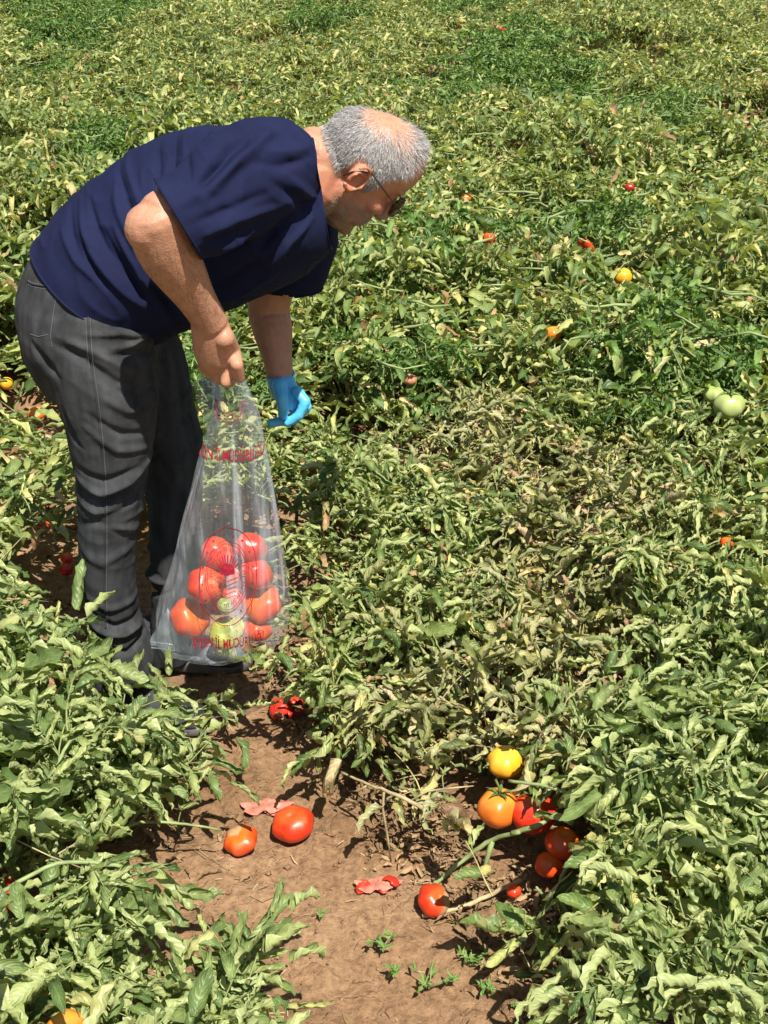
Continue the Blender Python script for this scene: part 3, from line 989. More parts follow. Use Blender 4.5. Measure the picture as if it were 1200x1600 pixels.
# ears: rim, back plate, lobe, tragus
for s in (-1, 1):
    tubepts = []
    for k in range(13):
        a = R(150 - 285 * k / 12)
        tubepts.append(hd(-0.010 + 0.0165 * math.cos(a), 0.002 + 0.0235 * math.sin(a) + (0.004 if k < 4 else 0), (0.080 + (0.010 * (1 - math.cos(a)) * 0.5)) * s))
    tube(B, tubepts, [0.003, 0.0032, 0.0035, 0.0037, 0.0038, 0.0038, 0.0036, 0.0035, 0.0034, 0.0036, 0.0045, 0.0052, 0.004], 8)
    hell(B, -0.011, 0.002, 0.0745 * s, (0.0155, 0.023, 0.008), 12)
    hell(B, -0.005, -0.021, 0.081 * s, (0.0075, 0.008, 0.005), 10)
    hell(B, 0.007, -0.004, 0.079 * s, (0.004, 0.008, 0.007), 8)
    tube(B, [hd(-0.016, -0.010, 0.081 * s), hd(-0.019, 0.004, 0.084 * s), hd(-0.013, 0.013, 0.085 * s), hd(-0.003, 0.012, 0.082 * s)], 0.0036, 6)
# neck to the shoulders
NB = pt(462, 285, 2.30)
loft(B, interp_secs([(NB, 0.085, 0.085), (pt(492, 281, 2.295), 0.066, 0.070), (hd(-0.045, -0.055, 0), 0.062, 0.064), (hd(-0.020, -0.01, 0), 0.060, 0.060)], 3), 22)
# neck sinew / nape roll
hell(B, -0.075, -0.035, 0, (0.028, 0.03, 0.045), 12)

# torso core under the shirt
core = [(pt(120, 440, 2.3), 0.13, 0.10), (pt(200, 390, 2.3), 0.14, 0.12), (pt(290, 345, 2.3), 0.15, 0.12), (pt(380, 310, 2.3), 0.17, 0.11), (pt(450, 290, 2.3), 0.12, 0.09)]
loft(B, interp_secs(core, 2), 20)
# legs inside the trousers
loft(B, [(pt(140, 470, 2.24), .07, .07), (pt(150, 650, 2.23), .06, .06), (pt(168, 850, 2.22), .045, .045), (pt(200, 1040, 2.22), .04, .04)], 12, hint=(0, 1, 0))
loft(B, [(pt(190, 470, 2.38), .07, .07), (pt(260, 650, 2.40), .055, .055), (pt(268, 850, 2.42), .045, .045), (pt(262, 1020, 2.42), .04, .04)], 12, hint=(0, 1, 0))
# right arm
SH = pt(425, 268, 2.17); EL = pt(236, 352, 1.965); WR = pt(327, 500, 2.06)
arm = [(SH, .055, .060), (SH.lerp(EL, .35), .053, .058), (SH.lerp(EL, .72), .048, .053), (EL + Vector((.012, .01, .005)), .042, .046)]
loft(B, interp_secs(arm, 3), 18)
ell(B, EL + Vector((-0.006, 0, -0.006)), (.038, .036, .040), n=16)
ell(B, EL + Vector((-0.028, 0, -0.008)), (.017, .020, .020), n=12)
fa = WR - EL
loft(B, interp_secs([(EL + Vector((0.004, 0, 0.012)), .040, .047), (EL + fa * .22, .042, .050), (EL + fa * .45, .040, .046), (EL + fa * .72, .032, .036), (EL + fa * .92, .029, .032), (WR + fa * .04, .029, .031)], 3), 20)

# right hand, a fist closed on the neck of the bag
def px2(x, y, Y): return pt(x, y, Y)
loft(B, interp_secs([(px2(326, 502, 2.065), .027, .033), (px2(331, 522, 2.070), .026, .037), (px2(336, 545, 2.080), .025, .040), (px2(340, 562, 2.090), .024, .038), (px2(343, 574, 2.100), .019, .030)], 3), 18)
fingers = [  # knuckle, middle joint, end joint, tip
    ([(361, 566, 2.088), (353, 597, 2.078), (361, 597, 2.108), (366, 578, 2.125)], .0105),
    ([(347, 570, 2.088), (340, 592, 2.095), (354, 596, 2.125), (362, 580, 2.135)], .0103),
    ([(333, 565, 2.088), (327, 584, 2.105), (345, 592, 2.140), (358, 582, 2.145)], .0100),
    ([(321, 556, 2.090), (316, 574, 2.110), (334, 582, 2.145), (350, 578, 2.150)], .0092)]
for fp, fr in fingers:
    capsule_chain(B, [px2(*p) for p in fp], [fr * 1.1, fr * 1.03, fr * .92, fr * .82], 12)
# thumb from the side of the palm, pressed against the index finger
capsule_chain(B, [px2(350, 528, 2.060), px2(363, 548, 2.095), px2(370, 570, 2.065), px2(374, 590, 2.078)], [.020, .0158, .0125, .0108], 12)

# left arm and hand
LS = pt(450, 330, 2.47); LEl = pt(420, 478, 2.52); LW = pt(438, 588, 2.46)
loft(B, interp_secs([(LS, .06, .055), (LS.lerp(LEl, .5), .052, .052), (LEl, .044, .046), (LEl.lerp(LW, .35), .044, .043), (LEl.lerp(LW, .75), .034, .032), (LW, .029, .029)], 3), 18)
def left_hand(g, k):
    """palm, thumb and four curled fingers; k widens it for the glove"""
    loft(g, interp_secs([(px2(438, 588, 2.46), .026 * k, .027 * k), (px2(441, 602, 2.455), .032 * k, .029 * k), (px2(449, 616, 2.45), .040 * k, .026 * k), (px2(458, 626, 2.45), .040 * k, .018 * k)], 3), 16)
    capsule_chain(g, [px2(437, 603, 2.42), px2(441, 622, 2.40), px2(443, 636, 2.395), px2(442, 648, 2.40)], [.017 * k, .0145 * k, .0125 * k, .0105 * k], 12)
    fs = [([(464, 612, 2.418), (477, 628, 2.405), (468, 648, 2.400), (450, 661, 2.402)], .0112),
          ([(466, 616, 2.442), (478, 635, 2.432), (460, 655, 2.425), (424, 661, 2.420)], .0118),
          ([(464, 620, 2.466), (474, 640, 2.462), (456, 656, 2.455), (432, 659, 2.450)], .0110),
          ([(460, 622, 2.488), (468, 640, 2.488), (455, 652, 2.484), (438, 655, 2.480)], .0095)]
    for fp, fr in fs:
        capsule_chain(g, [px2(*p) for p in fp], [fr * 1.12 * k, fr * 1.02 * k, fr * .9 * k, fr * .78 * k], 12)
left_hand(B, 0.9)
body = remesh(B, 0.0026, 3, 0.5)
V, N = get_vn(body)

# --- regions in head coordinates
rel = (V - np.array(HO)) / HSC
hf = rel @ np.array(HF); hu = rel @ np.array(HU); hs = rel @ np.array(HS)
dist = np.linalg.norm(rel - np.outer(hu * 0, HU), axis=1)
ishead = (np.abs(hs) < 0.1) & (hu > -0.12) & (hf > -0.13) & (dist < 0.2)
# sculpt: eye sockets, mouth line, nasolabial and neck folds, ear bowl
def dent(fc, uc, sc, rad, depth, anis=(1, 1, 1)):
    global V
    d = np.sqrt(((hf - fc) / anis[0]) ** 2 + ((hu - uc) / anis[1]) ** 2 + ((hs - sc) / anis[2]) ** 2)
    V -= N * (depth * np.exp(-(d / rad) ** 2) * ishead)[:, None]
for s in (-1, 1):
    dent(0.088, 0.018, 0.020 * s, 0.009, 0.004)
    dent(0.070, 0.010, 0.050 * s, 0.010, 0.003)
    dent(-0.006, 0.002, 0.084 * s, 0.0085, 0.007, (1, 1.5, 1.5))
    dent(0.050, -0.045, 0.052 * s, 0.016, 0.003)
dent(0.098, -0.0655, 0, 0.006, 0.003, (1, 0.5, 6))
for q, dq in ((0.0, .002), (0.5, .0015)):
    dent(0.104, 0.055 + 0.012 * q, 0, 0.005, 0.0012, (3, .5, 8))
set_v(body, V)
V, N = get_vn(body)

base = np.array([0.46, 0.235, 0.145])
colr = np.tile(base, (len(V), 1))
nz = vnoise(V, (9, 9, 9), 1.0)[:, None]
colr *= 1 + 0.16 * nz
red = np.exp(-((hf - 0.07) ** 2 + (hu + 0.01) ** 2 + (np.abs(hs) - 0.045) ** 2) / 0.03 ** 2) * ishead
red += np.exp(-(np.abs(hs) - 0.085) ** 2 / 0.012 ** 2) * (ishead & (np.abs(hf + 0.01) < 0.04))
red += 0.8 * (ishead & (hu < -0.03) & (hf < 0.0))
red = np.clip(red, 0, 1)[:, None]
colr = colr * (1 - red) + colr * np.array([1.0, 0.78, 0.72]) * red
# hair region weight
def hairw(f, u, s):
    a = np.abs(s)
    # hairline runs from the nape over the ear to the temple, the crown is thin
    line = np.where(f < -0.03, -0.055 + 0 * f, np.where(f < 0.012, 0.030, 0.012 + (f - 0.012) * 1.1))
    line = np.where((f > 0.008) & (f < 0.030), -0.028 + (f - 0.008) * 1.0, line)     # sideburn in front of the ear
    w = np.clip((u - line) / 0.008, 0, 1)
    w *= np.clip((0.078 - f) / 0.012 + (u - 0.075) / 0.02, 0, 1) * np.clip((0.088 - f) / 0.01, 0, 1)
    # receding temples
    w *= 1 - np.clip((f - 0.046 - 0.25 * np.clip(u - 0.09, 0, 1)) / 0.02, 0, 1) * np.clip((0.118 - u) / 0.02, 0, 1)
    # bald crown
    bald = np.exp(-(((f + 0.022) / 0.050) ** 4 + (s / 0.058) ** 4)) * np.clip((u - 0.048) / 0.022, 0, 1)
    w *= 1 - 0.985 * bald
    w *= 1 - 0.55 * np.clip((f + 0.01) / 0.03, 0, 1) * np.clip((u - 0.062) / 0.02, 0, 1)
    e1 = ((f - 0.008) / 0.088) ** 2 + ((u - 0.024) / 0.072) ** 2 + (s / 0.073) ** 2
    e2 = ((f - 0.036) / 0.064) ** 2 + ((u - 0.048) / 0.066) ** 2 + (s / 0.066) ** 2
    w *= np.clip((1.22 - np.minimum(e1, e2)) / 0.1, 0, 1)
    w *= ((f + 0.02) ** 2 + u ** 2 < 0.04)
    return w
hw_ = hairw(hf, hu, hs) * ishead
earm = (np.abs(hs) > 0.0745) & (np.abs(hf + 0.008) < 0.036) & (np.abs(hu - 0.002) < 0.038)
hw_[earm] = 0
hg = np.array([0.40, 0.37, 0.35])
colr = colr * (1 - 0.8 * hw_[:, None]) + hg * 0.8 * hw_[:, None]
# stubble on jaw and lip
st = np.clip((-0.024 - hu + 0.25 * (hf - 0.04)) / 0.018, 0, 1) * np.clip((hf + 0.012) / 0.015, 0, 1) * ishead * (hu > -0.125)
st *= 0.75 + 0.5 * vnoise(V, (60, 60, 60), 2.0)
st = np.clip(st, 0, 1)[:, None] * 0.8
colr = colr * (1 - st) + np.array([0.20, 0.165, 0.145]) * st
# eyebrows and eyes
eb = np.exp(-(((hu - 0.036) / 0.005) ** 2)) * (hf > 0.066) * (np.abs(hs) > 0.010) * (np.abs(hs) < 0.050) * ishead
colr = colr * (1 - 0.7 * eb[:, None]) + np.array([0.20, 0.18, 0.17]) * 0.7 * eb[:, None]
lip = np.exp(-(((hu + 0.0655) / 0.008) ** 2)) * (hf > 0.082) * (np.abs(hs) < 0.024) * ishead
colr = colr * (1 - 0.5 * lip[:, None]) + np.array([0.40, 0.16, 0.13]) * 0.5 * lip[:, None]
eye = (np.sqrt((hf - 0.080) ** 2 + ((hu - 0.008) * 1.6) ** 2 + (np.abs(hs) - 0.031) ** 2) < 0.010)
colr[eye & ishead] = (0.05, 0.035, 0.03)
ca = body.color_attributes.new('tint', 'FLOAT_COLOR', 'POINT')
c4 = np.ones((len(V), 4), dtype=np.float32); c4[:, :3] = np.clip(colr, 0, 1)
ca.data.foreach_set('color', c4.ravel())
body.materials.clear(); body.materials.append(M['skin'])
body.polygons.foreach_set('use_smooth', np.ones(len(body.polygons), dtype=bool))
# finger creases of the fist
person = link('person', body)
tag(person, 'man in navy t-shirt and grey jeans bending over, left hand in a blue glove', 'person')

# --- hair: thousands of short strands rooted on the scalp
hr = np.random.RandomState(3)
tri_i = np.where(hw_ > 0.02)[0]
n_st = 24000
wgt = hw_[tri_i] ** 1.2; wgt /= wgt.sum()
pick = hr.choice(tri_i, n_st, p=wgt)
HV = []; HFc = []; HC = []
crown = np.array(hd(-0.035, 0.12, 0.0))
for k, i in enumerate(pick):
    p = V[i] + hr.normal(0, 0.0008, 3); nn = N[i]
    f, u, s = hf[i], hu[i], hs[i]
    flow = p - crown; flow -= nn * flow.dot(nn); flow /= (np.linalg.norm(flow) + 1e-6)
    if u > 0.09 and f > 0: flow = flow * 0.6 + np.array(HF) * 0.5
    ln = (0.008 + 0.008 * max(0, (u + 0.02) / 0.12)) * hr.uniform(0.6, 1.3)
    if f > 0.04 and u > 0.06: ln *= 1.35
    d0 = nn * 0.28 + flow * 0.9 + hr.normal(0, 0.30, 3)
    d1 = nn * 0.02 + flow * 1.0 + hr.normal(0, 0.34, 3)
    d0 /= np.linalg.norm(d0); d1 /= np.linalg.norm(d1)
    q1 = p + d0 * ln * 0.5; q2 = q1 + d1 * ln * 0.5
    sd = np.cross(d0, nn + hr.normal(0, 0.5, 3)); sd /= (np.linalg.norm(sd) + 1e-6)
    w = hr.uniform(0.00018, 0.00036)
    b0 = len(HV)
    HV += [p - sd * w, p + sd * w, q1 - sd * w * .8, q1 + sd * w * .8, q2]
    HFc += [[b0, b0 + 1, b0 + 3, b0 + 2], [b0 + 2, b0 + 3, b0 + 4]]
    g = hr.choice([0.17, 0.30, 0.42, 0.56], p=[.16, .28, .34, .22]) * hr.uniform(.85, 1.1)
    if u < 0.0 and f > 0: g *= 0.8
    HC += [(g, g * .97, g * .94)] * 5
hm, nt, Nn, Ln, P = new_mat('grey_hair')
at = Nn.new('ShaderNodeAttribute'); at.attribute_name = 'tint'
Ln.new(at.outputs['Color'], P.inputs['Base Color']); P.inputs['Roughness'].default_value = 0.45
hair = link('hair', mesh_np('hair', np.array(HV), HFc, smooth=False, mat=hm, cols=np.array(HC)), person)
hair['label'] = 'short grey white hair with a bald crown'; hair['kind'] = 'stuff'
# stubble strands
sti = np.where((st[:, 0] > 0.15))[0]
pick = hr.choice(sti, 5200)
SV = []; SF = []; SCc = []
for i in pick:
    p = V[i]; d = N[i] * 0.8 + hr.normal(0, .45, 3) - np.array(HU) * 0.4; d /= np.linalg.norm(d)
    sd = np.cross(d, hr.normal(0, 1, 3)); sd /= np.linalg.norm(sd)
    b0 = len(SV); ln = hr.uniform(.0015, .0032)
    SV += [p - sd * .00022, p + sd * .00022, p + d * ln]; SF.append([b0, b0 + 1, b0 + 2])
    g = hr.choice([0.06, 0.2, 0.6], p=[.4, .3, .3]); SCc += [(g, g * .95, g * .92)] * 3
stb = link('stubble', mesh_np('stubble', np.array(SV), SF, smooth=False, mat=hm, cols=np.array(SCc)), person)
stb['kind'] = 'stuff'

# fine dark hair on the near arm
AH = []; AF = []; AC = []
segs = [(np.array(SH), np.array(EL)), (np.array(EL), np.array(WR))]
for (a_, b_), cnt_ in zip(segs, (250, 1500)):
    ax = b_ - a_; L2 = ax @ ax
    tt = (V - a_) @ ax / L2
    dd_ = np.linalg.norm(V - (a_ + tt[:, None] * ax), axis=1)
    ok = np.where((tt > 0.25 if cnt_ < 300 else tt > 0.08) & (tt < 0.97) & (dd_ < 0.075) & (N[:, 1] < 0.3))[0]
    if not len(ok): continue
    for i in hr.choice(ok, cnt_):
        p = V[i]; d = ax / math.sqrt(L2) * 0.8 + N[i] * 0.22 + hr.normal(0, .25, 3); d /= np.linalg.norm(d)
        sd = np.cross(d, N[i]); sd /= np.linalg.norm(sd); ln = hr.uniform(.006, .013); b0 = len(AH)
        AH += [p - sd * .00014, p + sd * .00014, p + d * ln]; AF.append([b0, b0 + 1, b0 + 2]); AC += [(0.05, 0.035, 0.025)] * 3
ah = link('arm_hair', mesh_np('arm_hair', np.array(AH), AF, smooth=False, mat=hm, cols=np.array(AC)), person); ah['kind'] = 'stuff'

# --- spectacles
G = Geo()
for s in (1, -1):
    tube(G, [hd(-0.012, 0.018, 0.081 * s), hd(0.002, 0.026, 0.080 * s), hd(0.045, 0.020, 0.079 * s), hd(0.096, 0.012, 0.068 * s)], 0.0016, 6)
    tube(G, [hd(-0.012, 0.018, 0.081 * s), hd(-0.024, 0.004, 0.080 * s), hd(-0.028, -0.012, 0.077 * s)], 0.0016, 6)
    ring = []
    for k in range(21):
        a = 2 * math.pi * k / 20
        ring.append(hd(0.100 - 0.010 * abs(math.cos(a) * 0.5 + 0.5) + 0.004, 0.004 + 0.019 * math.sin(a) * (1 - 0.12 * math.cos(a)), (0.037 + 0.028 * math.cos(a)) * s))
    tube(G, ring, 0.0016, 6)
tube(G, [hd(0.104, 0.010, 0.010), hd(0.107, 0.013, 0), hd(0.104, 0.010, -0.010)], 0.0016, 6)
gl = link('glasses', G.mesh('glasses', M['frame']), person)
lm, nt, Nn, Ln, P = new_mat('lens')
P.inputs['Base Color'].default_value = (0.05, 0.035, 0.03, 1); P.inputs['Roughness'].default_value = 0.05
P.inputs['Alpha'].default_value = 0.72
for s in (1, -1):
    Lz = Geo(); Vl = []
    for ln_ in (0, 1):
        for k in range(20):
            a = 2 * math.pi * k / 20
            Vl.append(hd(0.100 - 0.010 * abs(math.cos(a) * 0.5 + 0.5) + 0.004 - 0.0012 * ln_, 0.004 + 0.0185 * math.sin(a), (0.037 + 0.0275 * math.cos(a)) * s))
    Fl = [list(range(20)), list(range(20, 40))[::-1]] + [[k, (k + 1) % 20, 20 + (k + 1) % 20, 20 + k] for k in range(20)]
    Lz.add([tuple(v) for v in Vl], Fl)
    link('lens', Lz.mesh('lens', lm, smooth=False), gl)

# --- glove
G = Geo(); left_hand(G, 1.06)
gm = remesh(G, 0.0024, 2)
Vg, Ng = get_vn(gm)
wr = vnoise(Vg, (70, 70, 70), 3.0) * 0.0007 + vnoise(Vg, (160, 60, 200), 5.0) * 0.0005
set_v(gm, Vg + Ng * wr[:, None])
gm.materials.clear(); gm.materials.append(M['glove'])
glove = link('glove', gm, person); glove['label'] = 'bright blue disposable glove'
g = Geo()
cr_ = []
for k in range(17):
    a = 2 * math.pi * k / 16
    cr_.append(px2(438, 586, 2.46) + Vector((0.0295 * math.cos(a), 0.029 * math.sin(a), 0.004 * math.sin(a + 1) + 0.002 * math.sin(5 * a))))
tube(g, cr_, 0.0022, 8)
link('cuff', g.mesh('cuff', M['glove']), glove)

# --- shirt
def side_secs(rows, Yc):
    out = []
    for (ux, uy), (lx, ly), hw in rows:
        U = pt(ux, uy, Yc); L_ = pt(lx, ly, Yc)
        out.append(((U + L_) / 2, hw, (U - L_).length / 2))
    return out
S = Geo()
rows = [((26, 412), (210, 570), .170), ((58, 372), (258, 528), .175), ((102, 314), (285, 512), .178), ((164, 268), (316, 500), .182), ((240, 219), (344, 484), .186),
        ((328, 197), (388, 464), .190), ((410, 197), (450, 434), .190), ((462, 203), (492, 392), .165), ((492, 210), (512, 360), .105), ((512, 217), (522, 345), .085)]
loft(S, interp_secs(side_secs(rows, 2.30), 3), 40)
# shoulders and sleeves
ell(S, pt(418, 262, 2.16), (.078, .070, .078), n=18)
ell(S, pt(452, 300, 2.44), (.085, .075, .085), n=18)
s_end = pt(278, 343, 2.03)
loft(S, interp_secs([(pt(440, 262, 2.22), .078, .08), (pt(415, 268, 2.16), .085, .094), (pt(355, 300, 2.08), .078, .092), (pt(300, 335, 2.01), .068, .074), (pt(250, 352, 1.975), .066, .074)], 3), 24)
# cloth bridging sleeve and flank
loft(S, [(pt(440, 330, 2.20), .06, .10), (pt(370, 355, 2.17), .05, .09), (pt(330, 370, 2.14), .03, .06)], 16)
loft(S, interp_secs([(pt(455, 300, 2.42), .08, .09), (pt(470, 365, 2.47), .078, .078), (pt(458, 425, 2.50), .070, .070), (pt(450, 475, 2.52), .066, .066)], 3), 24)
sm = remesh(S, 0.0040, 7, 0.5)
Vs, Ns = get_vn(sm)
fold = [
    # long drag folds from the shoulder and armpit across the back: (line, height, width)
    ([(405, 205), (365, 225), (330, 262)], -0.010, 0.012), ([(420, 212), (375, 238), (340, 275)], 0.007, 0.012),
    ([(350, 232), (400, 208), (440, 205)], 0.004, 0.010),
    ([(245, 222), (262, 262), (262, 300)], -0.004, 0.008), ([(262, 218), (280, 262), (283, 300)], 0.003, 0.007),
    ([(222, 235), (238, 275), (240, 325)], -0.003, 0.008), ([(285, 210), (310, 240), (318, 262)], -0.003, 0.008),
    ([(150, 270), (190, 320), (215, 370)], -0.004, 0.009), ([(166, 262), (208, 315), (228, 352)], 0.003, 0.008),
    ([(165, 290), (175, 330), (200, 375)], 0.003, 0.010),
    ([(120, 330), (160, 390), (205, 440), (238, 478)], -0.006, 0.010), ([(100, 335), (140, 400), (190, 455), (232, 490)], 0.005, 0.010),
    ([(155, 365), (195, 420), (225, 468)], -0.004, 0.007), ([(175, 360), (212, 415), (240, 462)], 0.005, 0.008),
    ([(110, 380), (150, 430), (200, 470)], -0.003, 0.007), ([(75, 370), (110, 410), (150, 440)], 0.003, 0.009), ([(85, 345), (100, 380), (130, 420)], -0.003, 0.008),
    ([(190, 350), (212, 390), (222, 430)], 0.004, 0.009),
    # sleeve
    ([(262, 300), (330, 268), (385, 235)], 0.004, 0.012), ([(290, 318), (350, 300), (420, 285)], -0.003, 0.010), ([(330, 330), (380, 312), (440, 310)], 0.004, 0.009),
    ([(318, 372), (345, 340), (380, 330)], -0.006, 0.008), ([(330, 385), (360, 355), (400, 340)], 0.006, 0.008), ([(350, 395), (385, 365), (425, 350)], -0.005, 0.008),
    ([(400, 240), (440, 250), (480, 250)], -0.003, 0.009), ([(410, 225), (450, 235), (488, 236)], 0.003, 0.010), ([(430, 270), (460, 300), (480, 340)], -0.004, 0.009), ([(450, 265), (475, 300), (490, 330)], 0.004, 0.009),
    ([(400, 400), (430, 360), (460, 330)], -0.005, 0.009), ([(420, 420), (450, 380), (485, 350)], 0.005, 0.009), ([(300, 470), (350, 450), (420, 400)], -0.005, 0.010), ([(320, 490), (370, 470), (440, 420)], 0.005, 0.010),
    ([(240, 440), (260, 480), (270, 520)], -0.006, 0.010), ([(262, 430), (285, 470), (300, 510)], 0.006, 0.010),
]
fold = [(a, b * 2.1, c * 0.8) for a, b, c in fold]
a1, a2 = pt(254, 300, 1.99), pt(306, 386, 1.99)
dirn = (pt(278, 343, 2.03) - pt(415, 268, 2.16)).normalized()
pl = (a1 + a2) / 2; ev = (a2 - a1).normalized(); ax_ = ev.cross((pl - Vector((0, 0, CAM_H))).normalized())
if ax_.dot(dirn) < 0: ax_ = -ax_
V0 = Vs.copy()
Vs = creases(Vs, Ns, 2.12, fold)
ca_, sa_ = math.cos(R(40)), math.sin(R(40))
Vr = np.stack([Vs[:, 0] * ca_ + Vs[:, 2] * sa_, Vs[:, 1], -Vs[:, 0] * sa_ + Vs[:, 2] * ca_], 1)
w1 = vnoise(Vr, (9, 7, 5), 7.0); w2 = vnoise(Vr, (34, 14, 9), 8.0)
w3 = 1 - np.abs(vnoise(Vr, (20, 9, 7), 6.0)) * 2.5
Vs += Ns * (0.003 * w1 + 0.0022 * w2 + 0.0030 * np.clip(w3, 0, 1) ** 3)[:, None]
dpl = (V0 - np.array(pl)) @ np.array(ax_)
nearend = np.clip(1 - np.linalg.norm(V0 - np.array(pl), axis=1) / 0.16, 0, 1) > 0
calm = np.where(nearend, np.clip(-dpl / 0.05, 0.12, 1), 1.0)[:, None]
Vs = V0 + (Vs - V0) * calm
set_v(sm, Vs)
# openings: near sleeve, far sleeve, hem, neck
cut(sm, pl, ax_, pt(255, 352, 1.98), 0.15, 2.075)
b1, b2 = pt(425, 449, 2.5), pt(470, 453, 2.5)
cut(sm, b1, Vector((0.02, 0.0, -1)), pt(450, 490, 2.52), 0.105)
h1, h2 = pt(56, 378, 2.3), pt(245, 512, 2.3)
hd_ = (h2 - h1).normalized(); hn = hd_.cross(Vector((0, 1, 0)))
if hn.x > 0: hn = -hn
cut(sm, h1, hn, pt(110, 490, 2.3), 0.36)
n1, n2 = pt(488, 205, 2.3), pt(511, 350, 2.3)
nd = (n2 - n1).normalized(); nn_ = nd.cross(Vector((0, 1, 0)))
if nn_.x < 0: nn_ = -nn_
nn_ = (nn_ + Vector((0, 0.06, 0))).normalized()
cut(sm, n1, nn_, pt(530, 280, 2.3), 0.16)
sm.materials.clear(); sm.materials.append(M['shirt'])
sm.polygons.foreach_set('use_smooth', np.ones(len(sm.polygons), dtype=bool))
shirt = link('shirt', sm, person); shirt['label'] = 'navy blue short sleeved t-shirt'
so = shirt.modifiers.new('thick', 'SOLIDIFY'); so.thickness = 0.0022; so.offset = -1
# boundary hems: a narrow rolled band along every opening
def boundary_loops(me):
    bm = bmesh.new(); bm.from_mesh(me)
    be = [e for e in bm.edges if e.is_boundary]
    adj = {}
    for e in be:
        a, b = e.verts
        adj.setdefault(a.index, []).append(b.index); adj.setdefault(b.index, []).append(a.index)
    co = {v.index: v.co.copy() for v in bm.verts if v.index in adj}
    seen = set(); loops = []
    for s in adj:
        if s in seen: continue
        lp = [s]; seen.add(s); cur = s
        while True:
            nx = [k for k in adj[cur] if k not in seen]
            if not nx: break
            cur = nx[0]; seen.add(cur); lp.append(cur)
        loops.append([co[k] for k in lp])
    bm.free()
    return loops
for lp in boundary_loops(sm):
    if len(lp) < 30: continue
    P_ = [sum((lp[(i + k) % len(lp)] for k in range(-3, 4)), Vector()) / 7 for i in range(0, len(lp), 2)]
    P_.append(P_[0])
    g = Geo(); tube(g, P_, 0.0024, 6, cap=False)
    link('hem', g.mesh('hem', M['shirt']), shirt)

# --- jeans
J = Geo()
def leg_secs(rows, n=20):
    out = []
    for lx, ly, rx, ry, Yc, hw in rows:
        a = pt(lx, ly, Yc); b = pt(rx, ry, Yc)
        out.append(((a + b) / 2, hw, (b - a).length / 2))
    return out
loft(J, interp_secs(leg_secs([(54, 372, 233, 480, 2.30, .165), (44, 405, 240, 530, 2.30, .175), (41, 455, 244, 560, 2.29, .180), (46, 505, 244, 590, 2.28, .170), (59, 545, 242, 620, 2.27, .13)], 20), 3), 32)
loft(J, interp_secs(leg_secs([(49, 470, 238, 500, 2.22, .10), (56, 525, 241, 560, 2.21, .105), (80, 570, 244, 610, 2.20, .105), (98, 630, 245, 655, 2.20, .100), (111, 700, 238, 715, 2.20, .092),
        (121, 765, 224, 770, 2.20, .084), (125, 850, 213, 850, 2.20, .078), (131, 915, 212, 915, 2.20, .075), (142, 980, 222, 980, 2.21, .076), (164, 1040, 244, 1022, 2.21, .078), (169, 1080, 260, 1060, 2.21, .07)], 20), 3), 28)
loft(J, interp_secs(leg_secs([(134, 480, 260, 520, 2.37, .09), (169, 560, 290, 585, 2.39, .095), (194, 630, 304, 640, 2.40, .09), (216, 700, 316, 705, 2.41, .085), (230, 770, 314, 770, 2.42, .08),
        (236, 850, 310, 850, 2.42, .075), (237, 930, 306, 930, 2.42, .073), (236, 990, 304, 990, 2.42, .074), (240, 1025, 304, 1025, 2.42, .07)], 20), 3), 26)
jm = remesh(J, 0.0042, 5, 0.5)
Vj, Nj = get_vn(jm)
fold = [
    # hip and thigh whiskers
    ([(130, 490), (180, 505), (230, 530)], -0.007, 0.009), ([(140, 478), (195, 495), (238, 515)], 0.006, 0.008), ([(135, 522), (185, 525), (240, 548)], 0.006, 0.008),
    ([(80, 535), (130, 555), (185, 595), (228, 605)], -0.008, 0.010), ([(90, 525), (145, 545), (200, 580), (232, 590)], 0.006, 0.009), ([(150, 580), (195, 612), (240, 625)], -0.006, 0.009),
    ([(170, 555), (210, 560), (240, 577)], -0.006, 0.007), ([(175, 545), (215, 548), (245, 562)], 0.006, 0.007), ([(160, 610), (200, 640), (236, 650)], 0.006, 0.010), ([(140, 640), (190, 675), (236, 690)], -0.005, 0.010),
    ([(135, 660), (185, 700), (235, 715)], 0.005, 0.011), ([(95, 640), (115, 690), (130, 700)], -0.006, 0.008),
    # knee
    ([(112, 752), (160, 768), (200, 755), (232, 735)], 0.010, 0.009), ([(112, 770), (160, 784), (195, 772), (225, 762)], -0.008, 0.008), ([(118, 790), (150, 800), (180, 795)], 0.006, 0.009), ([(115, 735), (165, 748), (210, 738)], -0.006, 0.009),
    ([(190, 800), (212, 790), (222, 775)], -0.008, 0.008), ([(170, 820), (195, 835), (208, 855)], 0.005, 0.009), ([(120, 830), (150, 815), (180, 822)], -0.004, 0.010), ([(125, 870), (160, 880), (205, 870)], 0.004, 0.014),
    # ankle stack
    ([(135, 960), (175, 985), (222, 990)], -0.007, 0.009), ([(140, 985), (190, 1002), (235, 1000)], 0.010, 0.009), ([(150, 1012), (195, 1030), (245, 1012)], -0.009, 0.008), ([(125, 935), (170, 955), (215, 960)], 0.005, 0.010),
    # seat
    ([(45, 545), (75, 575), (90, 590)], -0.010, 0.010), ([(40, 420), (80, 430), (120, 455)], 0.003, 0.008),
    # far leg
    ([(235, 700), (270, 690), (310, 660)], 0.006, 0.010), ([(240, 740), (275, 725), (315, 700)], -0.006, 0.010), ([(240, 790), (280, 775), (315, 765)], 0.006, 0.010), ([(270, 650), (295, 700), (305, 750)], 0.005, 0.010),
]
fold = [(a, b * 1.35, c * 0.8) for a, b, c in fold]
Vj = creases(Vj, Nj, 2.12, fold)
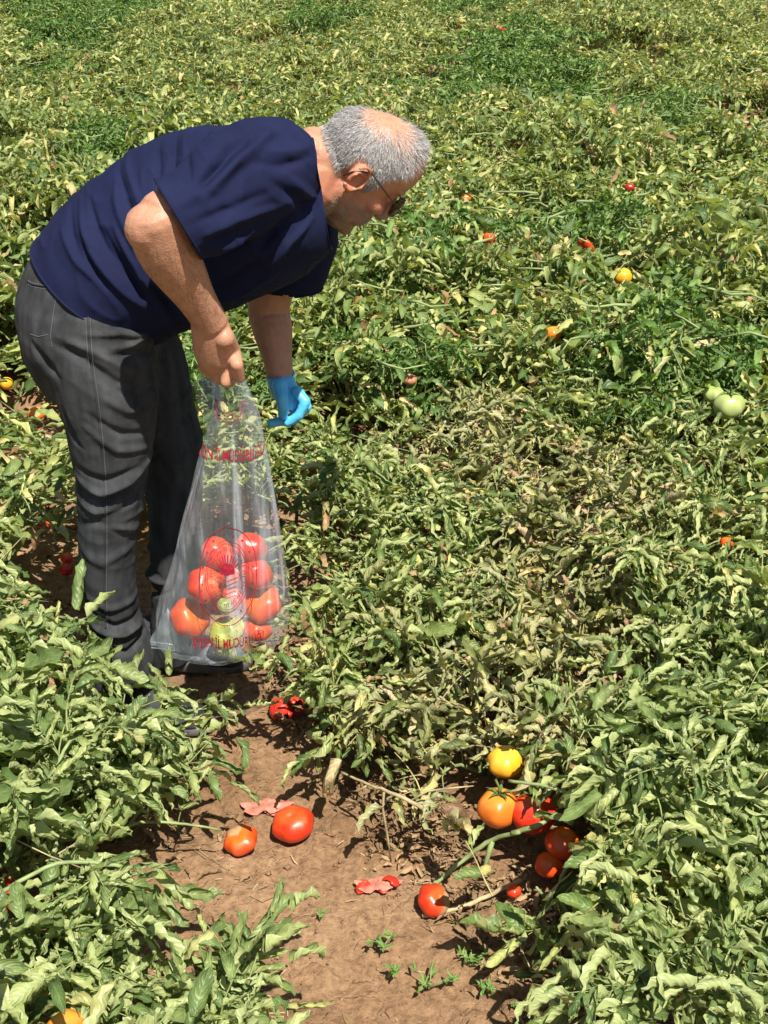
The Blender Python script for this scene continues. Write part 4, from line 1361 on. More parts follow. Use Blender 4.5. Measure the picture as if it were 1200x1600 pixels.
kz = np.exp(-((Vj[:, 2] - 0.52) / 0.12) ** 2) + 0.6 * np.exp(-((Vj[:, 2] - 0.16) / 0.09) ** 2) + 0.7 * np.exp(-((Vj[:, 2] - 0.82) / 0.10) ** 2)
Vr = np.stack([Vj[:, 0], Vj[:, 1], Vj[:, 2] + 0.35 * Vj[:, 0]], 1)
w3 = 1 - np.abs(vnoise(Vr, (5, 5, 17), 16.0)) * 2.6
Vj += Nj * (0.0026 * kz * np.clip(w3, 0, 1) ** 2)[:, None]
Vj += Nj * (0.0035 * vnoise(Vj, (9, 9, 7), 9.0) + 0.0016 * vnoise(Vj, (26, 26, 20), 10.0) + 0.0008 * vnoise(Vj, (50, 50, 60), 12.0))[:, None]
set_v(jm, Vj)
cut(jm, pt(160, 1050, 2.21), Vector((0.10, 0, -1)), pt(210, 1075, 2.21), 0.14)
cut(jm, pt(240, 1018, 2.42), Vector((0, 0, -1)), pt(270, 1045, 2.42), 0.10)
jm.materials.clear(); jm.materials.append(M['jeans'])
jm.polygons.foreach_set('use_smooth', np.ones(len(jm.polygons), dtype=bool))
jeans = link('trousers', jm, person); jeans['label'] = 'faded dark grey jeans'
so = jeans.modifiers.new('thick', 'SOLIDIFY'); so.thickness = 0.002; so.offset = -1
bvh = BVHTree.FromPolygons([tuple(v) for v in Vj], [list(p.vertices) for p in jm.polygons]) if False else None
bm_ = bmesh.new(); bm_.from_mesh(jm); bvh = BVHTree.FromBMesh(bm_)
def on_surface(px, py, Ystart=1.2, off=0.001):
    o = Vector((0, 0, CAM_H)); d = (pt(px, py, 2.0) - o).normalized()
    h = bvh.ray_cast(o, d)
    return (h[0] + h[1] * off) if h[0] else None
def seam_line(name, pts, r=0.0009, dash=None, parent=jeans, mat=None):
    P2 = []
    for i in range(len(pts) - 1):
        (x0, y0), (x1, y1) = pts[i], pts[i + 1]
        k = max(2, int(math.hypot(x1 - x0, y1 - y0) / 3))
        for j in range(k):
            q = on_surface(x0 + (x1 - x0) * j / k, y0 + (y1 - y0) * j / k, off=r * 0.6)
            if q: P2.append(q)
    if len(P2) < 3: return
    g = Geo()
    if dash:
        for i in range(0, len(P2) - 1, 1):
            a = P2[i]; b = P2[i].lerp(P2[i + 1], 0.65)
            tube(g, [a, b], r, 5)
    else: tube(g, P2, r, 6)
    link(name, g.mesh(name, mat or M['thread']), parent)
side = [(136, 456), (138, 500), (140, 540), (144, 580), (150, 620), (155, 660), (159, 700), (162, 745), (164, 800), (164, 860), (163, 920), (165, 985)]
seam_line('side_seam', side, 0.0016, mat=M['jeans'])
seam_line('stitching', [(x + 3, y) for x, y in side], 0.0007, dash=True)
seam_line('stitching', [(x - 4, y) for x, y in side[:4]], 0.0006, dash=True)
pocket = [(44, 440), (50, 444), (66, 447), (90, 448)]
seam_line('pocket_edge', pocket, 0.0018, mat=M['jeans'])
seam_line('stitching', [(x, y - 2) for x, y in pocket], 0.0007, dash=True)
seam_line('stitching', [(x, y + 4) for x, y in pocket], 0.0007, dash=True)
seam_line('stitching', [(90, 450), (86, 475), (82, 500), (79, 524), (82, 545)], 0.0008, dash=True)
seam_line('stitching', [(48, 522), (60, 526), (79, 522)], 0.0008, dash=True)
seam_line('waist_seam', [(50, 404), (60, 405), (74, 412)], 0.0008)
seam_line('waist_seam', [(50, 409), (60, 410), (78, 418)], 0.0008)
seam_line('stitching', [(144, 462), (158, 466), (176, 470)], 0.0007, dash=True)
q = on_surface(139, 461, off=0.001)
if q:
    g = Geo(); ell(g, q, (.0048, .0028, .0048), n=12)
    link('rivet', g.mesh('rivet', M['metal']), jeans)

# --- shoes
def shoe(heel, toe, label):
    g = Geo()
    d = (toe - heel); L_ = d.length; d.normalize()
    rows = [(0.00, .026, .030, .040), (0.08, .034, .040, .050), (0.22, .036, .046, .056), (0.38, .036, .042, .052), (0.55, .042, .034, .040), (0.72, .048, .026, .032), (0.88, .042, .020, .026), (0.97, .028, .014, .020)]
    secs = [(heel + d * (L_ * t) + Vector((0, 0, zc)), w, h) for t, w, h, zc in rows]
    loft(g, interp_secs(secs, 3), 20)
    # ankle collar
    tube(g, [heel + d * (L_ * .16) + Vector((0, 0, .06)), heel + d * (L_ * .16) + Vector((0, 0, .105))], [.040, .036], 16)
    me = remesh(g, 0.0035, 3); me.materials.clear(); me.materials.append(M['shoe'])
    o = link('shoe', me, person); o['label'] = label
    g = Geo()
    side_v = Vector((0, 0, 1)).cross(d)
    V = []; n = 28; 
    for zz, k in ((0.0, .96), (0.004, 1.0), (0.020, 1.0), (0.026, .95)):
        for j in range(n):
            a = 2 * math.pi * j / n
            t = 0.5 + 0.54 * math.cos(a)
            w = (.040 + .012 * t) * abs(math.sin(a)) ** 0.75 * (1 if math.sin(a) > 0 else -1)
            V.append(heel + d * (L_ * (0.5 + (t - 0.5) * k)) + side_v * (w * k) + Vector((0, 0, zz + 0.012 * max(0, t - .85))))
    F = [[r * n + j, r * n + (j + 1) % n, (r + 1) * n + (j + 1) % n, (r + 1) * n + j] for r in range(3) for j in range(n)]
    F += [list(range(n))[::-1], [3 * n + j for j in range(n)]]
    g.add([tuple(v) for v in V], F)
    link('sole', g.mesh('sole', M['sole']), o)
    for k in range(4):
        t = .42 + .09 * k
        c = heel + d * (L_ * t) + Vector((0, 0, .078 - .010 * k))
        g = Geo(); tube(g, [c - side_v * .022, c + Vector((0, 0, .009)), c + side_v * .022], .0022, 6)
        link('lace', g.mesh('lace', M['sole']), o)
shoe(Vector((-0.655, 2.24, 0.004)), Vector((-0.385, 2.16, 0.004)), 'dark grey sneaker of the near foot among leaves')
shoe(Vector((-0.60, 2.44, 0.004)), Vector((-0.325, 2.40, 0.004)), 'dark sneaker of the far foot under the bag')

# ================================================================== the bag
BAG = [(585, 351, 374, .010), (600, 345, 383, .016), (640, 333, 399, .028), (700, 316, 413, .040), (760, 300, 425, .050), (820, 284, 435, .060), (880, 266, 443, .080), (930, 254, 446, .092), (965, 245, 446, .096), (990, 242, 440, .092), (1006, 250, 428, .076), (1016, 272, 408, .045), (1021, 300, 385, .022)]
BY = 2.135
def bag_ring(s):
    f = s * (len(BAG) - 1); i = min(len(BAG) - 2, int(f)); t = f - i
    a, b = BAG[i], BAG[i + 1]
    y, xl, xr, d = [a[k] + (b[k] - a[k]) * t for k in range(4)]
    l = pt(xl, y, BY); r = pt(xr, y, BY)
    return (l + r) / 2, (r.x - l.x) / 2, d
def bag_pt(th, s, off=0.0):
    """th = 0 is the side facing -y; positive to the right"""
    c, w, d = bag_ring(s)
    pl = (1 - s) ** 1.3
    k = 1 + 0.10 * pl * math.sin(11 * th + 2.5 * math.sin(3 * th)) * (0.3 + abs(math.cos(th * 1.5 + 1)))
    q = Vector((math.sin(th) * w, -math.cos(th) * d, 0)) * k
    nz = noise.noise(Vector((math.sin(th) * 2.2, math.cos(th) * 2.2, s * 4))) * 0.010 + noise.noise(Vector((math.sin(th) * 6, math.cos(th) * 6, s * 11))) * 0.005
    nrm = Vector((math.sin(th) * d, -math.cos(th) * w, 0)).normalized()
    return c + q + nrm * (max(nz, -0.003) * (0.35 + s) + off)
def film_mat(name, base, col=(0.80, 0.88, 0.95)):
    m, nt, N, L, P = new_mat(name)
    P.inputs['Base Color'].default_value = (*col, 1); P.inputs['Roughness'].default_value = 0.16
    P.inputs['Specular IOR Level'].default_value = 0.8
    tc = N.new('ShaderNodeTexCoord')
    mp = N.new('ShaderNodeMapping'); mp.inputs['Scale'].default_value = (30, 12, 1.3); L.new(tc.outputs['Object'], mp.inputs[0])
    nz = N.new('ShaderNodeTexNoise'); nz.inputs['Scale'].default_value = 1.0; nz.inputs['Detail'].default_value = 4; L.new(mp.outputs[0], nz.inputs['Vector'])
    n2 = N.new('ShaderNodeTexNoise'); n2.inputs['Scale'].default_value = 22; n2.inputs['Detail'].default_value = 2; L.new(tc.outputs['Object'], n2.inputs['Vector'])
    rp = ramp(N, [(0.35, (base * .4,) * 3), (0.54, (base * 1.0,) * 3), (0.64, (base * 5.0,) * 3), (0.70, (base * 1.6,) * 3)]); L.new(nz.outputs[0], rp.inputs[0])
    lw = N.new('ShaderNodeLayerWeight'); lw.inputs[0].default_value = 0.35
    f = math_node(N, L, 'ADD', rp.outputs[0], math_node(N, L, 'MULTIPLY', lw.outputs['Facing'], 0.14))
    b = N.new('ShaderNodeBump'); b.inputs['Strength'].default_value = 0.8; b.inputs['Distance'].default_value = 0.006
    L.new(math_node(N, L, 'ADD', math_node(N, L, 'MULTIPLY', nz.outputs[0], 2.0), math_node(N, L, 'MULTIPLY', n2.outputs[0], 0.7)), b.inputs['Height']); L.new(b.outputs[0], P.inputs['Normal'])
    tr = N.new('ShaderNodeBsdfTransparent'); tr.inputs[0].default_value = (0.97, 0.98, 0.99, 1)
    gl = N.new('ShaderNodeBsdfGlossy'); gl.inputs['Roughness'].default_value = 0.12; L.new(b.outputs[0], gl.inputs['Normal'])
    m1 = N.new('ShaderNodeMixShader'); L.new(f, m1.inputs[0]); L.new(tr.outputs[0], m1.inputs[1]); L.new(P.outputs[0], m1.inputs[2])
    m2 = N.new('ShaderNodeMixShader'); m2.inputs[0].default_value = 0.05; L.new(m1.outputs[0], m2.inputs[1]); L.new(gl.outputs[0], m2.inputs[2])
    L.new(m2.outputs[0], N['Material Output'].inputs['Surface'])
    return m
M['film'] = film_mat('clear_film', 0.06)
M['ink'] = simple_mat('red_ink', (0.33, 0.012, 0.03), 0.5)
nth, ns_ = 120, 90
V = []; F = []
for j in range(ns_ + 1):
    for i in range(nth):
        V.append(bag_pt(2 * math.pi * i / nth, j / ns_)[:])
for j in range(ns_):
    for i in range(nth):
        F.append([j * nth + i, j * nth + (i + 1) % nth, (j + 1) * nth + (i + 1) % nth, (j + 1) * nth + i])
V.append(tuple(bag_ring(1.0)[0] + Vector((0, 0, -0.003)))); c_ = len(V) - 1
for i in range(nth): F.append([ns_ * nth + i, ns_ * nth + (i + 1) % nth, c_])
bag = link('plastic_bag', mesh_np('plastic_bag', V, F, mat=M['film']))
tag(bag, 'clear plastic bag of tomatoes with red printing, hanging from the bare right hand', 'bag')
# loose mouth of the bag behind the fist, and the flat sealed corner at the bottom left
def sheet(name, quad, nu=14, nv=20, amp=0.006, seed=0.0, mat=None, parent=bag):
    a, b, c, d = quad; V = []; F = []
    for j in range(nv + 1):
        for i in range(nu + 1):
            u, v = i / nu, j / nv
            p = a * (1 - u) * (1 - v) + b * u * (1 - v) + c * u * v + d * (1 - u) * v
            n = noise.noise(Vector((u * 4 + seed, v * 4, seed))) + 0.5 * math.sin(u * 14 + 2 * v)
            V.append((p + Vector((0.3, -1, 0.1)) * (amp * n))[:])
    for j in range(nv):
        for i in range(nu):
            k = j * (nu + 1) + i; F.append([k, k + 1, k + nu + 2, k + nu + 1])
    return link(name, mesh_np(name, V, F, mat=mat or M['film']), parent)
M['film2'] = film_mat('clear_film_folded', 0.22, (0.66, 0.76, 0.84))
sheet('loose_mouth', [pt(342, 572, 2.20), pt(302, 600, 2.22), pt(330, 705, 2.20), pt(345, 640, 2.14)], seed=1.0, mat=M['film2'])
sheet('loose_mouth', [pt(352, 570, 2.19), pt(312, 588, 2.25), pt(322, 690, 2.23), pt(350, 650, 2.18)], seed=2.0, mat=M['film2'])
sheet('loose_mouth', [pt(360, 578, 2.09), pt(384, 590, 2.11), pt(404, 660, 2.12), pt(380, 670, 2.09)], seed=3.0, amp=0.003)
sheet('sealed_corner', [pt(262, 950, 2.12), pt(234, 1000, 2.12), pt(236, 1012, 2.12), pt(300, 1019, 2.12)], seed=4.0, amp=0.003, mat=M['film2'])
g = Geo(); tube(g, [pt(236, 1003, 2.12), pt(262, 1006, 2.12), pt(300, 1012, 2.12)], .0012, 6); tube(g, [pt(236, 1012, 2.12), pt(262, 1015, 2.12), pt(300, 1020, 2.12)], .0012, 6)
link('bottom_seam', g.mesh('bottom_seam', M['film2']), bag)

def s_of(y):
    for i in range(len(BAG) - 1):
        if BAG[i][0] <= y <= BAG[i + 1][0]:
            return (i + (y - BAG[i][0]) / (BAG[i + 1][0] - BAG[i][0])) / (len(BAG) - 1)
    return 1.0
def on_bag(mx, py, xc):
    """mx metres around the film from the middle line, py height row"""
    s = s_of(py); c, w, d = bag_ring(s)
    # arc position: invert numerically on the front half
    x0 = (xc - 600) / FPX * (BY * CP + (CAM_H - c.z) * SP) - c.x
    th0 = math.asin(max(-.98, min(.98, x0 / w)))
    step = 0; th = th0; L_ = 0; tgt = abs(mx); sg = 1 if mx > 0 else -1
    while L_ < tgt and step < 400:
        dl = math.hypot(w * math.cos(th), d * math.sin(th)) * 0.01 + 1e-5
        th += 0.01 * sg; L_ += dl; step += 1
    return bag_pt(th, s, 0.0012)
def bag_text(txt, py, xc, hgt, width):
    cu = bpy.data.curves.new('t', 'FONT'); cu.body = txt; cu.size = 1; cu.align_x = 'CENTER'; cu.align_y = 'CENTER'; cu.offset = 0.012
    o = bpy.data.objects.new('t', cu); COL.objects.link(o)
    me = bpy.data.meshes.new_from_object(o.evaluated_get(bpy.context.evaluated_depsgraph_get()))
    bpy.data.objects.remove(o)
    xs = [v.co.x for v in me.vertices]; ys = [v.co.y for v in me.vertices]
    kx = width / (max(xs) - min(xs)); ky = hgt / 0.72
    bm = bmesh.new(); bm.from_mesh(me)
    for v in bm.verts: v.co = on_bag(v.co.x * kx, py - v.co.y * ky, xc)
    bmesh.ops.remove_doubles(bm, verts=bm.verts, dist=1e-6)
    bm.to_mesh(me); bm.free(); me.materials.clear(); me.materials.append(M['ink'])
    link('printed_text', me, bag)
bag_text('AYDIN İL MÜDÜRLÜĞÜ', 699, 362, 17, 0.150)
bag_text('AYDIN İL MÜDÜRLÜĞÜ', 966, 366, 15, 0.150)
def bag_stroke(g, pts, xc, w=0.0011):
    """flat printed line; pts in (metres around, row)"""
    P_ = [on_bag(a, b, xc) for a, b in pts]
    V = []; K = len(P_)
    for i in range(K):
        t = (P_[min(i + 1, K - 1)] - P_[max(i - 1, 0)])
        sd = t.cross(Vector((0, -1, 0))).normalized() * (w / 2)
        V += [(P_[i] - sd)[:], (P_[i] + sd)[:]]
    g.add(V, [[2 * i, 2 * i + 1, 2 * i + 3, 2 * i + 2] for i in range(K - 1)])
def seal(yc, xc, rx, ry, a0=0, a1=360, full=True):
    g = Geo()
    for kr, w in ((1.0, .0016), (0.72, .0010), (0.66, .0008)):
        n = 64
        bag_stroke(g, [(rx * kr * math.sin(R(a0 + (a1 - a0) * i / n)), yc - ry * kr * math.cos(R(a0 + (a1 - a0) * i / n))) for i in range(n + 1)], xc, w)
    for i in range(60):       # the unreadable ring of small letters shows as upright ticks
        a = R(6 * i)
        if not (a0 <= 6 * i <= a1): continue
        for q in ((0.52, 0.60),) if i % 4 else ():
            bag_stroke(g, [(rx * q[0] * math.sin(a), yc - ry * q[0] * math.cos(a)), (rx * q[1] * math.sin(a + .03), yc - ry * q[1] * math.cos(a + .03))], xc, .0010)
    link('printed_seal', g.mesh('printed_seal', M['ink'], smooth=False), bag)
    g = Geo()
    for i in range(16):       # ring of stars
        a = R(22.5 * i + 11)
        if not (a0 <= 22.5 * i + 11 <= a1): continue
        cx, cy = rx * 0.86 * math.sin(a), yc - ry * 0.86 * math.cos(a)
        c0 = on_bag(cx, cy, xc); V = []
        for k in range(10):
            rr = (0.0030 if k % 2 == 0 else 0.0013)
            V.append(on_bag(cx + rr * math.sin(k * .6283), cy - rr * math.cos(k * .6283) * 742, xc)[:])
        V.append(c0[:]); g.add(V, [[k, (k + 1) % 10, 10] for k in range(10)])
    if full:
        # central emblem: a sun dome with rays above furrow lines
        for k in range(9):
            a = R(-64 + 16 * k)
            bag_stroke(g, [(rx * .12 * math.sin(a), yc - ry * .10 - ry * .08 * math.cos(a)), (rx * .40 * math.sin(a), yc - ry * .10 - ry * .36 * math.cos(a))], xc, .0022)
        V = [on_bag(0, yc - ry * .05, xc)[:]] + [on_bag(rx * .24 * math.sin(R(-90 + 15 * k)), yc - ry * .05 - ry * .24 * math.cos(R(-90 + 15 * k)), xc)[:] for k in range(13)]
        g.add(V, [[0, k + 1, k + 2] for k in range(12)])
        for k in range(5):
            bag_stroke(g, [(-rx * (.36 - .02 * k), yc + ry * (.02 + .09 * k)), (0, yc + ry * (.07 + .09 * k)), (rx * (.36 - .02 * k), yc + ry * (.02 + .09 * k))], xc, .0010)
    if full: link('printed_emblem', g.mesh('printed_emblem', M['ink'], smooth=False), bag)
    else: tag(link('printed_stars', g.mesh('printed_stars', M['ink'], smooth=False), bag), kind='stuff')
seal(871, 362, 0.058, 68)
seal(618, 358, 0.034, 32, 95, 265, full=False)

# ================================================================== tomatoes
def tomato_mat(name, c1, c2, c3, rough=0.3, zlo=-0.3, zhi=1.0):
    """c1 at the blossom end, c2 body, c3 shoulders"""
    m, nt, N, L, P = new_mat(name)
    tc = N.new('ShaderNodeTexCoord'); oi = N.new('ShaderNodeObjectInfo')
    at = N.new('ShaderNodeAttribute'); at.attribute_name = 'tint'
    nz = N.new('ShaderNodeTexNoise'); nz.inputs['Scale'].default_value = 45; nz.inputs['Detail'].default_value = 4
    L.new(tc.outputs['Object'], nz.inputs['Vector'])
    sep = N.new('ShaderNodeSeparateColor'); L.new(at.outputs['Color'], sep.inputs[0])
    z = math_node(N, L, 'ADD', sep.outputs[0], math_node(N, L, 'MULTIPLY', math_node(N, L, 'SUBTRACT', nz.outputs[0], 0.5), 0.55))
    rp = ramp(N, [(0.0, c1), (0.45, c2), (0.72, c2), (1.0, c3)]); L.new(z, rp.inputs[0])
    v = N.new('ShaderNodeTexVoronoi'); v.inputs['Scale'].default_value = 130; L.new(tc.outputs['Object'], v.inputs['Vector'])
    sp = ramp(N, [(0.0, (1.25, 1.3, 1.2)), (0.09, (1, 1, 1))]); L.new(v.outputs['Distance'], sp.inputs[0])
    c = mixc(N, L, 'MULTIPLY', 0.6, rp.outputs[0], sp.outputs[0])
    du = N.new('ShaderNodeTexNoise'); du.inputs['Scale'].default_value = 22; du.inputs['Detail'].default_value = 6; L.new(tc.outputs['Object'], du.inputs['Vector'])
    dr = ramp(N, [(0.55, (0, 0, 0)), (0.75, (0.5, 0.5, 0.5))]); L.new(du.outputs[0], dr.inputs[0])
    c = mixc(N, L, 'MIX', math_node(N, L, 'MULTIPLY', dr.outputs[0], 0.35), c, (0.36, 0.24, 0.14))
    rot = sep.outputs[1]
    c = mixc(N, L, 'MIX', rot, c, (0.40, 0.25, 0.12))
    L.new(c, P.inputs['Base Color'])
    L.new(math_node(N, L, 'ADD', math_node(N, L, 'MULTIPLY', rot, 0.5), math_node(N, L, 'ADD', rough, math_node(N, L, 'MULTIPLY', dr.outputs[0], 0.4))), P.inputs['Roughness'])
    P.inputs['Specular IOR Level'].default_value = 0.5
    b = N.new('ShaderNodeBump'); b.inputs['Strength'].default_value = 0.35; b.inputs['Distance'].default_value = 0.002
    L.new(nz.outputs[0], b.inputs['Height']); L.new(b.outputs[0], P.inputs['Normal'])
    return m
TM = {
    'red': tomato_mat('tomato_red', (0.55, 0.018, 0.008), (0.62, 0.035, 0.010), (0.66, 0.10, 0.02)),
    'darkred': tomato_mat('tomato_dark_red', (0.38, 0.008, 0.008), (0.42, 0.012, 0.010), (0.45, 0.03, 0.01)),
    'redorange': tomato_mat('tomato_orange_red', (0.62, 0.035, 0.010), (0.66, 0.065, 0.012), (0.68, 0.16, 0.02)),
    'orange': tomato_mat('tomato_orange', (0.66, 0.09, 0.012), (0.72, 0.17, 0.018), (0.70, 0.30, 0.04)),
    'yellow': tomato_mat('tomato_yellow', (0.74, 0.22, 0.01), (0.76, 0.38, 0.02), (0.70, 0.48, 0.06)),
    'green': tomato_mat('tomato_green', (0.42, 0.46, 0.18), (0.40, 0.46, 0.16), (0.30, 0.40, 0.10)),
    'yellowgreen': tomato_mat('tomato_yellow_green', (0.60, 0.50, 0.05), (0.52, 0.50, 0.06), (0.34, 0.40, 0.05)),
    'pink': tomato_mat('tomato_pink', (0.52, 0.16, 0.08), (0.52, 0.22, 0.12), (0.5, 0.3, 0.16)),
}
TM['rot'] = TM['red']; TM['redlong'] = TM['redorange']
M['calyx'] = simple_mat('calyx', (0.10, 0.15, 0.04), 0.7, 0.2, 0.4, 60)
def tomato(c, r, kind, label, squash=0.82, tilt=(0, 0), group=None, cal=False, seed=0, elong=1.0):
    rr_ = random.Random(seed)
    n, m = 28, 18
    lobes = rr_.choice((5, 6, 7)); ph = rr_.uniform(0, 6); amp = rr_.uniform(0.02, 0.08); asym = rr_.uniform(-0.06, 0.06)
    V = []; T = []
    for i in range(m + 1):
        phi = math.pi * i / m
        for j in range(n):
            th = 2 * math.pi * j / n
            k = 1 + amp * math.cos(lobes * th + ph) * math.sin(phi) ** 1.5 * (1 if phi < 1.8 else .4) + asym * math.cos(th) + 0.03 * math.cos(2 * th + ph)
            rad = math.sin(phi) * k
            z = math.cos(phi) * squash - 0.20 * math.exp(-(phi / 0.35) ** 2) - 0.03 * math.exp(-((math.pi - phi) / 0.3) ** 2)
            V.append((rad * r * elong, rad * math.cos(0) * r * 1.0 * 0 + rad * r, z * r) if False else (rad * r * math.cos(th) * elong, rad * r * math.sin(th), z * r))
            zz = 0.5 + 0.5 * math.cos(phi)
            rot = 0.0
            if kind == 'rot': rot = max(0, min(1, (math.cos(th - 0.1) * math.sin(phi) - 0.15) * 5))
            if 'split top' in label: rot = max(0, min(1, (math.cos(phi) * .8 + 0.45 * math.cos(th - 2.4) - 0.75) * 5))
            if phi < 0.16: rot = max(rot, 0.8)
            T.append((zz, rot, 0))
            if rot > 0.3 and phi > 0.2:
                kk = 1 - 0.10 * rot * (0.5 + rr_.random())
                V[-1] = tuple(q * kk for q in V[-1])
    F = [[i * n + j, (i + 1) * n + j, (i + 1) * n + (j + 1) % n, i * n + (j + 1) % n] for i in range(m) for j in range(n)]
    me = mesh_np('tomato', V, F, mat=TM[kind], cols=np.array(T))
    bm = bmesh.new(); bm.from_mesh(me); bmesh.ops.remove_doubles(bm, verts=bm.verts, dist=1e-5); bmesh.ops.recalc_face_normals(bm, faces=bm.faces); bm.to_mesh(me); bm.free()
    o = link('tomato', me); o.location = c
    o.rotation_euler = (tilt[0], tilt[1], rr_.uniform(0, 6.28) if kind != 'rot' else 0.0)
    tag(o, label, 'tomato', group)
    if cal:
        g = Geo()
        for k in range(5):
            a = k * 1.2566 + 0.3
            d = Vector((math.cos(a), math.sin(a), 0)); sd = Vector((-d.y, d.x, 0))
            P_ = [Vector((0, 0, r * (squash - .18))), d * r * .35 + Vector((0, 0, r * (squash + .02))), d * r * .75 + Vector((0, 0, r * (squash - .02)))]
            w = r * .10
            g.add([(P_[0] - sd * w * .6)[:], (P_[0] + sd * w * .6)[:], (P_[1] - sd * w)[:], (P_[1] + sd * w)[:], P_[2][:]], [[0, 1, 3, 2], [2, 3, 4]])
        tube(g, [Vector((0, 0, r * (squash - .2))), Vector((0.1 * r, 0, r * (squash + .25))), Vector((0.3 * r, 0, r * (squash + .5)))], r * .06, 6)
        link('calyx', g.mesh('calyx', M['calyx']), o)
    return o
for i, (c, r, kind, label, sq, tilt, grp, cal) in enumerate(fruit_specs):
    if kind is None: continue
    tomato(c, r, kind, label, sq, tilt, 'fallen and hanging tomatoes', cal, 40 + i, 1.45 if kind == 'redlong' else 1.0)
bagfruit = [
    (340, 865, 2.120, .036, 'red', 'red tomato in the bag, top left behind the printed seal', .9, (0.8, -0.4)),
    (392, 856, 2.135, .035, 'red', 'red tomato in the bag, topmost at the right of the seal', .9, (0.9, 0.5)),
    (401, 895, 2.120, .037, 'red', 'red tomato in the bag with a pale stem spot, right side', .88, (1.0, 0.2)),
    (321, 913, 2.090, .040, 'red', 'red tomato in the bag above the big orange one', .85, (0.9, 0.1)),
    (369, 893, 2.160, .036, 'red', 'red tomato at the back of the bag behind the seal', .9, (0.3, 0.1)),
    (366, 930, 2.150, .036, 'red', 'red tomato deep in the middle of the bag', .9, (0.3, 0.1)),
    (295, 966, 2.105, .043, 'redorange', 'big orange red tomato at the bottom left of the bag', .88, (0.8, 0.3)),
    (410, 944, 2.118, .041, 'redorange', 'orange red tomato at the bottom right of the bag behind leaves', .8, (0.5, 0.3)),
    (354, 990, 2.090, .037, 'yellowgreen', 'yellow green tomato at the bottom of the bag', .9, (0.9, 0.2)),
    (382, 984, 2.120, .030, 'yellowgreen', 'small green tomato beside the yellow green one in the bag', .9, (0.2, 0.2)),
    (340, 938, 2.155, .035, 'red', 'red tomato low at the back left of the bag', .9, (0.5, 0.2)),
    (388, 928, 2.150, .036, 'red', 'red tomato low at the back right of the bag', .9, (0.5, 0.2)),
    (352, 947, 2.078, .017, 'green', 'very small pale green tomato in the middle of the bag', 1.2, (0.1, 0.2)),
    (402, 984, 2.100, .030, 'redorange', 'orange tomato at the bottom of the bag, rightmost under the leaves', .8, (0.2, 0.2)),
]
for i, (x, y, Y, r, kind, label, sq, tilt) in enumerate(bagfruit):
    tomato(pt(x, y, Y + 0.012), r * 0.97, kind, label, sq, tilt, 'tomatoes in the bag', False, 90 + i)

# broken and trodden tomatoes
def shell_piece(rad, span, seed, squash=0.6):
    r = random.Random(seed); V = []; n, m = 14, 6
    for i in range(m + 1):
        for j in range(n):
            th = 2 * math.pi * j / n
            a = span * (i / m) * (1 + 0.35 * math.sin(3 * th + seed) * (i / m) + 0.15 * math.sin(7 * th))
            V.append((rad * math.sin(a) * math.cos(th) + r.uniform(-.001, .001), rad * math.sin(a) * math.sin(th) + r.uniform(-.001, .001), rad * squash * math.cos(a) + r.uniform(-.0012, .0012)))
    F = [[i * n + j, (i + 1) * n + j, (i + 1) * n + (j + 1) % n, i * n + (j + 1) % n] for i in range(m) for j in range(n)]
    return V, F
pulp = simple_mat('tomato_pulp', (0.62, 0.05, 0.025), 0.35, 0.5, 0.4, 70, 0.8, 90)
pulp2 = simple_mat('dried_pulp', (0.50, 0.17, 0.12), 0.6, 0.4, 0.45, 60, 0.8, 90)
skin2 = simple_mat('torn_skin', (0.60, 0.035, 0.02), 0.25, 0.5, 0.25, 30, 0.3, 60)
def broken(name, label, centre, pieces, mats, smear=0, smear_mat=None):
    t = empty(name, centre); tag(t, label, 'tomato')
    for k, (dx, dy, dz, rad, span, rot, sq) in enumerate(pieces):
        V, F = shell_piece(rad, span, 3 + k * 7, sq)
        me = mesh_np('skin_piece', V, F, mat=mats[k % len(mats)])
        o = link('skin_piece', me, t); o.location = (dx, dy, dz); o.rotation_euler = rot
        s = o.modifiers.new('t', 'SOLIDIFY'); s.thickness = 0.0025
    if smear:
        V = [(0, 0, 0.004)]; n = 26
        for q in (0.5, 1.0):
            for j in range(n):
                a = 2 * math.pi * j / n; rr = smear * q * (1 + 0.30 * math.sin(2 * a + 1) + 0.18 * math.sin(5 * a) + 0.10 * math.sin(9 * a))
                V.append((rr * 1.5 * math.cos(a), rr * math.sin(a), 0.004 * (1 - q) + 0.003 + 0.002 * math.sin(7 * a)))
        F = [[0, 1 + j, 1 + (j + 1) % n] for j in range(n)] + [[1 + j, 1 + n + j, 1 + n + (j + 1) % n, 1 + (j + 1) % n] for j in range(n)]
        o = link('pulp', mesh_np('pulp', V, F, mat=smear_mat or pulp2), t)
        o.location = (0, 0, 0.008)
P1 = pz(447, 1118, 0.01)
broken('broken_tomato', 'burst bright red tomato in pieces under the plant below the bag', P1, [(-.012, 0, .018, .028, 1.5, (0.5, -0.6, 0), .8), (.018, .008, .024, .024, 1.3, (-0.4, 0.7, 1), .8), (.004, -.014, .014, .018, 1.2, (0.9, 0.1, 2), .7), (.030, -.006, .012, .013, 1.2, (0.2, 0.9, 2), .6), (-.020, -.020, .008, .010, 1.4, (0.6, 0.9, 2), .6)], [skin2, pulp])
P2 = pz(590, 1388, 0.005)
broken('flattened_tomato', 'flattened red tomato skins on the litter left of the rotten one', P2, [(-.026, -.004, .006, .017, 1.4, (0.2, -0.2, 0), .45), (.002, .004, .006, .020, 1.3, (-0.2, 0.2, 1), .35), (.026, .006, .010, .018, 1.3, (0.5, 0.3, 2), .55), (.012, -.008, .004, .012, 1.3, (0.0, 0.3, 2), .3)], [pulp, pulp2, skin2], 0.022, pulp2)
P3 = pz(415, 1266, 0.004)
